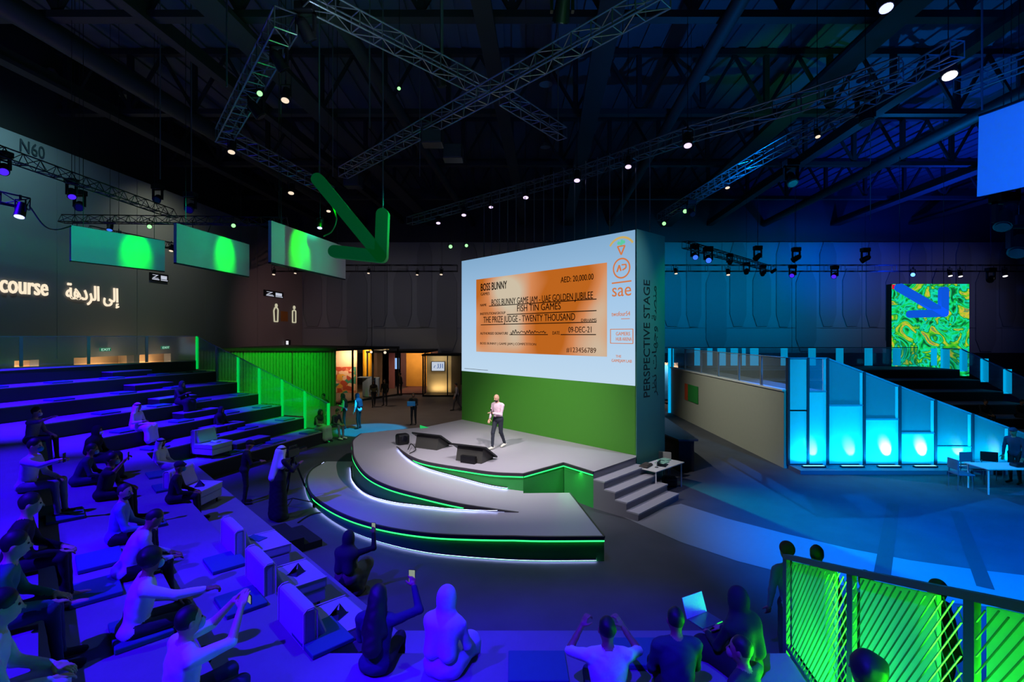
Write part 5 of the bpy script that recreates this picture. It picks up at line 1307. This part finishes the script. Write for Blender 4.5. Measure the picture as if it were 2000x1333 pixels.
def sdf_mesh(name, ps, h, mats, k=.035, wrinkle=0, zcut=None):
    """ps: ('c',a,b,ra,rb,mat,k) or ('e',c,r,R,mat,k)"""
    lo = np.full(3, 9e9); hi = -lo
    for p in ps:
        if p[-1] == 'sub': continue
        if p[0] == 'c':
            for v, r in ((p[1], p[3]), (p[2], p[4])): lo = np.minimum(lo, v-r); hi = np.maximum(hi, v+r)
        else: r = max(p[2]); lo = np.minimum(lo, p[1]-r); hi = np.maximum(hi, p[1]+r)
    lo -= h*2.5+.02; hi += h*2.5+.02; n = np.ceil((hi-lo)/h).astype(int)+1
    ax = [(lo[i]+h*np.arange(n[i])).astype(np.float32) for i in range(3)]; X = np.stack(np.meshgrid(*ax, indexing='ij'), -1)
    ps = [tuple(np.asarray(v, np.float32) if isinstance(v, (list, tuple, np.ndarray)) else v for v in p) for p in ps]
    D = eval_prims(ps, X, k)
    if wrinkle: D = D+wrinkle*np.sin(X[..., 0]*38+np.sin(X[..., 2]*23)*1.6)*np.sin(X[..., 2]*31+X[..., 1]*19)*(X[..., 2] < wr_z[0])
    V, Fc = surface_nets(D, lo, h)
    me = bpy.data.meshes.new(name); me.vertices.add(len(V)); me.vertices.foreach_set('co', V.astype(np.float32).ravel()); me.loops.add(len(Fc)*4); me.loops.foreach_set('vertex_index', Fc.ravel().astype(np.int32))
    me.polygons.add(len(Fc)); me.polygons.foreach_set('loop_start', np.arange(0, len(Fc)*4, 4, dtype=np.int32)); me.polygons.foreach_set('use_smooth', np.ones(len(Fc), bool))
    if len(mats) > 1:
        fc = V[Fc].mean(1).astype(np.float32); best = np.full(len(fc), 9e9); mi = np.zeros(len(fc), np.int32)
        for p in ps:
            if p[-1] == 'sub': continue
            d = d_prim(p, fc); mm = int(p[5] if p[0] == 'c' else p[4]); w_ = d < best; best[w_] = d[w_]; mi[w_] = mm
        me.polygons.foreach_set('material_index', mi)
    for m in mats: me.materials.append(m)
    me.update(); me.validate(); return me
A3 = lambda *v: np.array(v, np.float64)
# hands: palm, four unequal fingers with a knuckle bend, thumb leaving the side of the palm
def hand_mesh(name, side, curl, m):
    ps = [('c', A3(0,-.02,0), A3(0,.02,0), .024, .027, 0, .012), ('e', A3(0,.052,0), A3(.040,.048,.015), None, 0, .012)]
    for i, (x, L) in enumerate(((.029,.072),(.010,.08),(-.010,.075),(-.028,.058))):
        x *= side; p = A3(x, .085, .002); a = curl*.6
        for j, f in enumerate((.45,.32,.23)):
            q = p+A3(x*.08, math.cos(a), -math.sin(a))*L*f; ps.append(('c', p, q, .0092-.0008*j, .0086-.0008*j, 0, .004)); p = q; a += curl*1.0
    t0 = A3(.028*side,.015,-.004); t1 = t0+A3(.028*side,.028,-.012); t2 = t1+A3(.008*side,.028,-.008-.012*curl); ps += [('c', t0, t1, .014, .011, 0, .01), ('c', t1, t2, .011, .0085, 0, .004)]
    return sdf_mesh(name, ps, .0052, [m], .006)
_hand = {}
def hand(side, curl, m):
    k = (side, round(curl, 1), m.name)
    if k not in _hand: _hand[k] = hand_mesh('hand', side, curl, m)
    return _hand[k]
wr_z = [9]
def ik(S, T, l1, l2, hint):
    d = T-S; L = np.linalg.norm(d); Lm = (l1+l2)*.985
    if L > Lm: T = S+d/L*Lm; d = T-S; L = Lm
    L = max(L, .12); a = (l1*l1-l2*l2+L*L)/(2*L); r = math.sqrt(max(0, l1*l1-a*a)); u = d/np.linalg.norm(d); h_ = hint-u*(hint @ u); h_ = h_/max(1e-6, np.linalg.norm(h_))
    return S+u*a+h_*r, T
def rotx(t): c, s = math.cos(t), math.sin(t); return np.array([[1,0,0],[0,c,-s],[0,s,c]])   # positive leans backwards (y forward)
def rotz(t): c, s = math.cos(t), math.sin(t); return np.array([[c,-s,0],[s,c,0],[0,0,1]])
SK = {'brown': mat('brown_skin', rgb(150,105,80), .6), 'light': mat('light_skin', rgb(200,155,130), .6), 'dark': mat('dark_skin', rgb(95,65,50), .6)}
M_hair = mat('dark_hair', rgb(22,18,20), .6); M_eye = mat('eye_dark', rgb(15,12,12), .3)
CL = {}
def cloth(n, r, g, b):
    if n not in CL: CL[n] = mat(n, rgb(r,g,b), .85)
    return CL[n]
C_white = cloth('white_cotton',225,225,230); C_black = cloth('black_cloth',18,18,24); C_navy = cloth('navy_cloth',35,40,70); C_grey = cloth('grey_cloth',110,110,125); C_dk = cloth('charcoal_cloth',40,40,48)
C_pink = cloth('pale_pink_cotton',225,195,210); C_blue = cloth('blue_cotton',100,120,180); C_sky = cloth('sky_vest',120,190,235); C_denim = cloth('dark_denim',38,42,56); C_olive = cloth('olive_cloth',95,95,70); C_shoe = cloth('white_shoe',225,220,205); C_teal = cloth('teal_cloth',40,110,100)
C_lilac = cloth('lilac_cotton',190,175,215); C_mask = cloth('pale_blue_mask',150,190,215); C_cyan = cloth('cyan_mask',40,150,190); C_maroon = cloth('maroon_knit',90,30,35)
def person(label, loc, heading, pose='sit', top=C_dk, legs=C_black, skin='brown', head='hair', robe=None, aL=None, aR=None, lean=8, turn=0, nod=0, mask=None, phone=None, h=.02, scale=1.0, sleeve=True, beard=False, shoes=C_black, scarf=None, group=None, bulk=1.0, curl=.35, extra=None):
    root = thing('person', label, 'person', loc, math.radians(heading)-math.pi/2, group); root.scale = (scale,)*3
    sk = SK[skin]; mats = [top, robe or legs, sk, shoes, M_hair, M_eye]; ps = []
    th = -math.radians(lean); R = rotx(th)
    pz = {'sit':.10,'knees':.10,'cross':.09,'stand':.93,'walk':.91,'squat':.36,'chair':.10}[pose]; p0 = A3(0, 0, pz)
    T = lambda x, y, z: p0+R @ A3(x, y, z)
    b = bulk
    ps.append(('e', p0+A3(0,-.01,.0), A3(.165*b,.125*b,.11), None, 1 if pose == 'walk' else 0, .06)); ps.append(('e', T(0,0,.17), A3(.145*b,.11*b,.16), R, 0, .06)); ps.append(('e', T(0,-.005,.33), A3(.168*b,.112*b,.17), R, 0, .06))
    ps.append(('c', T(-.135,-.01,.445), T(.135,-.01,.445), .06, .06, 0, .05))
    Rh = rotx(th*.35-math.radians(nod)) @ rotz(-math.radians(turn)); nb = T(0,-.005,.49); hc = nb+Rh @ A3(0,.02,.165)
    ps.append(('c', T(0,-.01,.44), nb+Rh @ A3(0,.01,.09), .056, .05, 2, .02))
    H = lambda x, y, z: hc+Rh @ A3(x, y, z)
    hd = [('e', hc, A3(.076,.092,.112), Rh, 2, .02), ('e', H(0,.022,-.062), A3(.055,.062,.055), Rh, 4 if beard else 2, .02), ('c', H(0,.088,.004), H(0,.112,-.026), .010, .015, 2, .012)]
    for sd in (-1, 1): hd.append(('e', H(.078*sd,-.005,-.01), A3(.010,.020,.032), Rh, 2, .008))
    hd.append(('e', H(0,.088,-.055), A3(.024,.014,.008), Rh, 4 if beard else 2, .008))
    ps += hd
    # legs
    for sd in (-1, 1):
        hp = p0+A3(.088*sd, 0, -.01)
        if pose in ('sit', 'chair'): kn = A3(.12*sd, .43, .12); an = A3(.11*sd, .47, -.38); ft = A3(.12*sd, .64, -.43)
        elif pose == 'knees': kn = A3(.13*sd, .33, .43); an = A3(.12*sd, .52, .07); ft = A3(.14*sd, .70, .035)
        elif pose == 'cross': kn = A3(.33*sd, .25, .14); an = A3(-.08*sd, .34+.05*sd, .06); ft = A3(-.22*sd, .36+.05*sd, .045)
        elif pose == 'stand': kn = A3(.10*sd, .03, .50); an = A3(.11*sd, -.01, .09); ft = A3(.13*sd, .15, .035)
        elif pose == 'walk': kn = A3(.06*sd, .12*sd+.06, .49); an = A3(.03*sd, .26*sd-.02, .09+(.03 if sd < 0 else 0)); ft = A3(.04*sd, .26*sd+.15, .04)
        else: kn = A3(.16*sd, .36, .46); an = A3(.12*sd, .14, .08); ft = A3(.15*sd, .30, .035)
        ps.append(('c', hp, kn, .086*b, .060, 1, .04)); ps.append(('c', kn, an, .060, .040, 1, .02)); ps.append(('c', an+A3(0,-.03,-.03), ft, .040, .034, 3, .015))
        if robe:
            if pose in ('sit','chair'): ps.append(('c', p0+A3(.07*sd,.05,.0), A3(.13*sd,.42,.10), .15, .10, 1, .09)); ps.append(('c', A3(.12*sd,.44,.08), A3(.13*sd,.47,-.28), .10, .12, 1, .09))
            elif pose in ('knees','squat'): ps.append(('c', p0+A3(.07*sd,.02,.02), kn, .15, .09, 1, .09)); ps.append(('c', kn, an+A3(0,0,.08), .09, .12, 1, .1))
            elif pose == 'cross': ps.append(('c', p0+A3(.07*sd,.02,-.01), kn+A3(0,0,-.05), .13, .09, 1, .08))
            else: ps.append(('c', p0+A3(.04*sd,0,.05), A3(.09*sd,0,.14), .14, .17, 1, .09))
    if robe and pose in ('sit','chair'): ps.append(('c', A3(0,.40,.06), A3(0,.46,-.27), .08, .12, 1, .09))
    # arms
    defL = {'stand': A3(-.04,.08,-.52), 'walk': A3(-.03,.12,-.5)}.get(pose, A3(.08,.30,-.33)); hands = []
    for sd, tg in ((-1, aL), (1, aR)):
        S = T(.185*sd, -.01, .425)
        t_ = A3(*tg) if tg is not None else A3(-defL[0]*sd if pose in ('stand','walk') else -.08*sd, defL[1], defL[2])
        T_ = S+t_; E, W_ = ik(S, T_, .28, .25, A3(.6*sd, -.5, -.9)); am = 0
        ps.append(('c', S, E, .056*b, .044, am, .03)); fm = 0 if sleeve else 2
        if not sleeve: ps.append(('c', E+(W_-E)*.1, W_, .038, .026, 2, .015))
        else: ps.append(('c', E, E+(W_-E)*.93, .045, .034, 0, .02)); ps.append(('c', E+(W_-E)*.85, W_, .027, .026, 2, .008))
        hands.append((sd, E, W_))
    wr_z[0] = nb[2]-.02
    body = bpy.data.objects.new('body', sdf_mesh('body', ps, h, mats, .035, .0035 if h < .018 else .002)); COL.objects.link(body); body.parent = root
    for sd, E, W_ in hands:
        d = W_-E; d /= np.linalg.norm(d); up = A3(0,0,1) if abs(d[2]) < .8 else A3(0,-1,0); xx = np.cross(d, up); xx /= np.linalg.norm(xx); zz = np.cross(xx, d)
        o = bpy.data.objects.new('hand', hand(-sd, curl if phone != sd else 1.0, sk)); COL.objects.link(o); o.parent = root; o.matrix_local = frame(W_+d*.008, xx, d, zz)
        if phone == sd or phone == 2:
            if phone == 2 and sd == -1: continue
            pc = W_+d*.07-zz*.022+A3(0,.0,.04)
            if phone == 2: pc = (hands[0][2]+hands[1][2])/2+A3(0,.09,.03)
            # phone stands upright facing the holder
            ph = thing('phone', 'lit phone held up by the %s' % label.split(',')[0][:60], 'phone')
            Mw = Matrix.Translation(loc) @ Matrix.Rotation(math.radians(heading)-math.pi/2, 4, 'Z') @ Matrix.Scale(scale, 4) @ Matrix.Translation(pc)
            if phone == 2: Mw = Mw @ Matrix.Rotation(math.pi/2, 4, 'Y')
            MB().box(-.038,-.004,-.075,.038,.004,.075).build('case', M_black, ph, M=Mw); MB().box(-.034,-.0055,-.07,.034,-.004,.07).build('display', emis('phone_glow', rgb(150,165,150), .8), ph, M=Mw)
            ph['label'] = 'small phone with glowing screen held by the '+' '.join(label.split()[:9]); ph['label'] = ' '.join(ph['label'].split()[:16])
    # eyes
    for sd in (-1, 1):
        pass
    q = MB()
    for sd in (-1, 1):
        e = H(.030*sd, .083, .012); q.ball(e, .0105, 8, 6)
    q.build('eyes', M_eye, root, smooth=True)
    def sub(name, pp, m, hh=None, k=.03): 
        wr_z[0] = 9 if name == 'hair' else wr_z[0]; o = bpy.data.objects.new(name, sdf_mesh(name, pp, hh or min(h, .016), [m], k, .0035 if name == 'hair' else 0)); COL.objects.link(o); o.parent = root; return o
    face = ('e', H(0,.115,-.03), A3(.070,.075,.105), Rh, 0, 'sub')
    if head == 'hair': sub('hair', [('e', H(0,-.012,.028), A3(.084,.096,.102), Rh, 0, .02), ('e', H(0,.115,-.05), A3(.088,.085,.125), Rh, 0, 'sub'), ('c', H(-.1,.03,-.085), H(.1,.03,-.085), .07, .07, 0, 'sub')], M_hair, .011)
    elif head == 'short': sub('hair', [('e', H(0,-.012,.02), A3(.080,.094,.100), Rh, 0, .02), ('e', H(0,.12,-.05), A3(.088,.09,.13), Rh, 0, 'sub'), ('c', H(-.1,.02,-.09), H(.1,.02,-.09), .07, .07, 0, 'sub')], M_hair, .011)
    elif head == 'curly': sub('hair', [('e', H(0,-.015,.035), A3(.105,.112,.112), Rh, 0, .02), ('e', H(.05,-.06,.06), A3(.05,.05,.05), Rh, 0, .02), ('e', H(-.06,-.05,.05), A3(.05,.05,.05), Rh, 0, .02), ('e', H(0,.125,-.05), A3(.088,.085,.125), Rh, 0, 'sub')], M_hair, .011)
    elif head == 'long':
        sub('hair', [('e', H(0,-.015,.022), A3(.09,.102,.108), Rh, 0, .02), ('c', H(0,-.055,-.02), T(0,-.13,.20), .085, .10, 0, .04), ('c', H(-.05,-.03,-.05), T(-.09,-.08,.33), .05, .05, 0, .03), ('c', H(.05,-.03,-.05), T(.09,-.08,.33), .05, .05, 0, .03), face], M_hair)
    elif head in ('hijab',):
        m = scarf or C_black
        sub('headscarf', [('e', H(0,-.01,.01), A3(.098,.112,.128), Rh, 0, .03), ('c', H(0,-.01,-.08), T(0,-.01,.40), .085, .15, 0, .07), ('c', T(-.14,-.02,.41), T(.14,-.02,.41), .095, .095, 0, .08), ('c', T(-.07,-.07,.40), T(-.09,-.09,.16), .10, .09, 0, .06), ('c', T(.07,-.07,.40), T(.09,-.09,.16), .10, .09, 0, .06), face], m)
    elif head == 'ghutra':
        m = scarf or C_white
        sub('head_cloth', [('e', H(0,-.01,.02), A3(.096,.112,.116), Rh, 0, .03), ('c', H(0,-.06,-.02), T(0,-.13,.06), .095, .10, 0, .05), ('c', H(-.07,-.01,-.05), T(-.13,-.03,.32), .05, .07, 0, .05), ('c', H(.07,-.01,-.05), T(.13,-.03,.32), .05, .07, 0, .05), ('e', H(0,.11,-.06), A3(.072,.085,.14), Rh, 0, 'sub')], m)
        q = MB(); n = 20
        for zz in (.055, .075):
            for i in range(n):
                a0, a1 = 2*math.pi*i/n, 2*math.pi*(i+1)/n; q.cyl(H(.092*math.cos(a0), -.01+.105*math.sin(a0), zz), H(.092*math.cos(a1), -.01+.105*math.sin(a1), zz), .010, n=6, caps=False)
        q.build('head_cord', M_hair, root, smooth=True)
    elif head == 'cap':
        m = scarf or C_navy
        sub('cap', [('e', H(0,-.008,.045), A3(.088,.102,.085), Rh, 0, .02), ('c', H(-.03,.10,.045), H(.03,.10,.045), .02, .02, 0, .03), ('c', H(-.12,.0,-.03), H(.12,.0,-.03), .06, .06, 0, 'sub')], m, .011)
    elif head == 'beanie':
        sub('beanie', [('e', H(0,-.012,.04), A3(.092,.106,.10), Rh, 0, .02), ('e', H(0,.13,-.05), A3(.088,.085,.125), Rh, 0, 'sub')], scarf or C_maroon, .011)
    if mask: sub('face_mask', [('e', H(0,.072,-.048), A3(.055,.050,.050), Rh, 0, .01), ('e', H(0,.02,-.045), A3(.052,.07,.062), Rh, 0, 'sub')], mask, .009)
    if extra: extra(root, H, T, hands)
    return root
def at(px, py, z): p = F(px, py, z); return (p.x, p.y, z)
# speaker on the stage
def speaker_extra(root, H, T, hands):
    q = MB(); p = hands[0][2]; q.cyl(tuple(p+A3(.0,.06,-.06)), tuple(p+A3(0,.09,.10)), .014, n=8); q.ball(tuple(p+A3(0,.095,.12)), .024, 8, 6); q.build('microphone', M_black, root)
person('bald bearded speaker in pale pink shirt and dark trousers walking on the stage', at(973,876,ZT), 232, 'walk', C_pink, C_denim, 'light', 'none', aL=(.16,.26,-.22), aR=(-.02,.20,-.42), lean=3, nod=12, h=.0105, beard=True, shoes=C_shoe, scale=1.02, extra=speaker_extra, bulk=1.06)
# near rows on the blue terrace
person('man in white shirt stretching his arm forward, curly hair and pale blue mask', (-3.84,4.98,LV[3]), 38, 'sit', C_white, C_dk, 'brown', 'curly', aR=(.12,.52,-.10), aL=(.05,.3,-.3), lean=14, mask=C_mask, h=.0105, turn=-10, curl=.7, bulk=1.1)
person('close-cropped man in white t-shirt photographing with both hands raised, bottom left', (-2.66,3.92,LV[3]), 50, 'sit', C_white, C_navy, 'light', 'short', aL=(.10,.40,.20), aR=(-.10,.40,.20), lean=6, phone=2, h=.0105, sleeve=False, bulk=1.1, mask=C_mask)
person('balding man in grey-violet shirt leaning over a bag on his lap', (-4.88,6.2,LV[3]), 40, 'sit', C_lilac, C_black, 'brown', 'short', lean=26, nod=18, h=.0115, bulk=1.1, shoes=C_black)
person('man in long pale blue shirt with glasses and short beard looking right', (-5.82,7.22,LV[3]), 28, 'sit', C_blue, C_black, 'light', 'short', lean=10, turn=25, h=.013, beard=True)
person('dark-clothed man raising his bare forearm with a phone in the middle left rows', (-7.62,9.15,LV[3]), 24, 'sit', C_black, C_black, 'brown', 'hair', aR=(.16,.32,.24), lean=14, sleeve=False, phone=1, h=.018, bulk=1.1, mask=C_mask)
person('hunched person in dark blue with pale mask behind the raised-arm man', (-8.85,10.0,LV[3]), 30, 'sit', C_navy, C_navy, 'brown', 'hair', lean=24, mask=C_mask, h=.02)
person('woman in black abaya and headscarf with a white mask, left rows', (-10.1,11.85,LV[3]), 12, 'sit', C_black, C_black, 'light', 'hijab', robe=C_black, mask=C_white, h=.02)
person('man in dark brown jacket with cyan mask behind a lounge chair', (-7.15,10.35,LV[2]), 25, 'sit', C_black, C_black, 'brown', 'cap', scarf=C_dk, mask=C_cyan, lean=12, h=.018)
person('man in white robe and white headcloth seated beside a lounge chair, nearer one', (-9.95,13.9,LV[1]+.2), 0, 'sit', C_white, C_white, 'brown', 'ghutra', robe=C_white, lean=2, beard=True, h=.018)
MB_seat = thing('floor_cushion_block', 'low dark cushion block under the nearer white-robed man', 'cushion', (-9.95,13.9,LV[1])); MB().box(-.35,-.35,0,.25,.35,.2).build('pad', M_riser, MB_seat, bevel=.03)
person('man in white robe and headcloth seated on the third tier, farther one', (-12.1,15.85,LV[3]), 2, 'sit', C_white, C_white, 'brown', 'ghutra', robe=C_white, lean=2, aR=(.0,.3,-.22), h=.018)
person('woman in black abaya seated high on the left bank, arms forward', (-12.45,18.45,LV[4]), -15, 'sit', C_black, C_black, 'brown', 'hijab', robe=C_black, aR=(-.05,.38,-.1), h=.024)
person('dark figure sitting low near the farthest lounge chair', (-10.9,18.3,LV[2]), -10, 'sit', C_black, C_black, 'brown', 'hijab', robe=C_black, h=.026)
person('person at the left edge high up, bare arm pointing forward', (-11.5,11.75,LV[4]), 12, 'sit', C_grey, C_dk, 'light', 'hair', aR=(.1,.5,.12), lean=10, sleeve=False, h=.02, mask=C_white)
person('person with cyan mask at the left edge holding out a phone', (-8.05,8.15,LV[4]), 18, 'sit', C_lilac, C_grey, 'light', 'hair', aR=(.1,.5,.02), lean=10, phone=1, mask=C_cyan, h=.016)
person('dark-dressed person with teal bag and bare feet at the left edge', (-5.42,5.3,LV[4]), 36, 'sit', C_black, C_black, 'light', 'hair', lean=16, h=.016, shoes=SK['light'])
person('person in dark trousers and loafers at the left edge below', (-4.55,4.25,LV[4]), 38, 'sit', C_teal, C_navy, 'light', 'hair', lean=18, h=.016)
person('person in pale trousers at the bottom left corner', (-3.58,3.25,LV[4]), 40, 'sit', C_lilac, C_lilac, 'light', 'hair', lean=14, h=.016, shoes=C_shoe)
# front row
person('woman with very long black hair and patterned blouse holding up a phone', (-1.43,5.15,LV[2]), 84, 'sit', C_navy, C_black, 'brown', 'long', aR=(.12,.30,.22), lean=8, phone=1, h=.0105, sleeve=True)
person('woman in violet-lit headscarf and robe seated in the front row', (-.72,5.12,LV[2]), 72, 'sit', C_lilac, C_lilac, 'light', 'hijab', scarf=C_lilac, robe=C_lilac, turn=20, h=.0105)
person('man in bright violet-lit t-shirt with both hands raised to his face', (.9,4.56,LV[2]), 90, 'sit', C_white, C_navy, 'brown', 'short', aL=(-.02,.30,.10), aR=(.02,.30,.10), h=.0105, sleeve=False, bulk=1.12, curl=.9)
person('man in dark blue jacket seen from behind in the front row', (1.60,4.72,LV[2]), 90, 'sit', C_navy, C_black, 'brown', 'short', h=.0105, bulk=1.1)
person('person in black headscarf and robe with a laptop on the knees', (2.42,5.1,LV[2]), 118, 'sit', C_black, C_black, 'brown', 'hijab', robe=C_black, aL=(.08,.34,-.26), aR=(-.08,.34,-.26), h=.013)
person('man with beige mask beside the mesh rail looking left', (2.08,4.28,LV[2]), 125, 'sit', C_dk, C_black, 'brown', 'short', turn=-20, mask=cloth('beige_mask',150,120,100), h=.0115)
person('dark-haired person in front of the green mesh rail, lower right', (2.44,3.3,LV[3]), 95, 'sit', C_navy, C_black, 'brown', 'curly', h=.0115, lean=6, turn=-15)
# behind the mesh rail, standing on the floor
person('standing person in maroon beanie and pale jacket behind the mesh rail end', (3.72,6.55,0), 95, 'stand', C_grey, C_dk, 'brown', 'beanie', h=.018)
person('standing dark-haired person behind the mesh rail, second from its end', (4.02,6.45,0), 70, 'stand', C_black, C_black, 'brown', 'hair', h=.02)
person('standing person behind the middle of the mesh rail, only hair showing', (4.22,5.8,0), 80, 'stand', C_dk, C_black, 'brown', 'short', h=.02, scale=.99)
person('standing person in dark clothes seen through the wire mesh, rightmost', (4.92,5.55,0), 130, 'stand', C_black, C_black, 'brown', 'hair', h=.02)
# floor
person('crouching woman in headscarf and patterned skirt raising a phone by the stage', (-2.82,8.4,0), 75, 'squat', C_black, C_olive, 'brown', 'hijab', robe=C_olive, aR=(.16,.26,.26), phone=1, h=.016, lean=4, scarf=C_dk)
person('camera assistant in black clothes holding a tablet on the left floor', at(478,985,0), 30, 'stand', C_black, C_black, 'brown', 'cap', scarf=C_black, aR=(-.1,.32,-.26), aL=(.1,.32,-.26), h=.016, nod=10)
person('camera operator in black robe and long white headcloth behind the tripod', at(543,1016,0), 55, 'stand', C_black, C_black, 'brown', 'ghutra', robe=C_black, aR=(.0,.36,-.12), aL=(.05,.3,-.3), h=.016, scale=1.05, turn=0)
person('steward in sky blue top and black trousers, left of the lit floor spot', at(673,838,0), 200, 'stand', C_sky, C_black, 'brown', 'hijab', scarf=C_navy, h=.024, scale=1.0, aL=(.05,.2,-.2))
person('steward in sky blue jacket and navy headscarf facing left on the lit floor', at(701,838,0), 170, 'stand', C_sky, C_black, 'brown', 'hijab', scarf=C_navy, h=.024, aR=(0,.3,-.25))
person('person in dark clothes with a bright blue laptop case at the chest', at(808,830,0), 265, 'stand', C_black, C_black, 'brown', 'hair', h=.024, aL=(.12,.24,-.3), aR=(-.12,.24,-.3), scale=.95)
p_ = at(806,830,0); t = thing('laptop_case', 'bright blue case held in front of the dark-clothed person near the stage', 'case', (p_[0]-.0,p_[1]-.36,1.1), .1); MB().box(-.2,-.02,-.12,.2,.02,.12).build('cover', cloth('bright_blue',50,150,230), t, bevel=.02); MB().box(-.17,-.025,-.09,.17,-.02,.09).build('front_pocket', cloth('bright_blue2',60,165,235), t)
person('woman in olive top and dark trousers walking by the white kiosk', at(730,795,0), 280, 'walk', C_olive, C_black, 'brown', 'hijab', h=.026, scale=.98)
person('person in dark top and boots beside the pavilion edge', at(752,793,0), 262, 'stand', C_black, C_denim, 'brown', 'hair', h=.026)
person('distant visitor in dark clothes by the golden pavilion wall', (-8.25,36.6,0), 200, 'stand', C_black, C_black, 'brown', 'hair', h=.03)
person('walking visitor just left of the screen wall', (-3.25,29.2,0), 190, 'walk', C_grey, C_denim, 'brown', 'hair', h=.028)
person('visitor behind the green glass rail with hair tied up', (-9.0,23.6,0), 250, 'stand', C_dk, C_black, 'brown', 'hair', h=.028)
person('person in pale robe seated at the end of the green rail, left of the pair', (-8.15,20.75,LV[1]), -25, 'sit', C_olive, C_olive, 'brown', 'hijab', robe=cloth('sage_robe',130,150,130), h=.024)
person('person in dark top seated at the end of the green rail, right of the pair', (-7.75,21.3,LV[1]-.0), -25, 'sit', C_dk, C_grey, 'brown', 'hair', h=.024, lean=25, shoes=C_shoe)
# right side
person('person in dark jacket standing at the long table by the right edge', (15.25,14.9,0), 200, 'stand', C_navy, C_black, 'brown', 'cap', h=.022)
for x, y, k, nm in ((21.6,22.55,4,'left one'),(23.2,22.5,4,'right one'),(17.6,26.15,1,'up by the back rail')):
    person('dark distant spectator on the right terrace, '+nm, (x, y, RL[k]), 265, 'sit', C_black, C_black, 'brown', 'hair', h=.03, lean=15)
# laptop on the seated person's knees
t = thing('laptop', 'pale open laptop on the knees of the black-robed front row person', 'laptop', (2.20,5.60,LV[2]+.27), math.radians(28))
MB().box(-.16,-.11,0,.16,.11,.015).build('keyboard_base', M_steel, t, bevel=.004); MB().box(-.16,0,0,.16,.01,.22, Matrix.Translation((0,.11,.01)) @ Matrix.Rotation(math.radians(-20), 4, 'X')).build('screen_lid', mat('laptop_lid', rgb(190,195,205), .4), t)
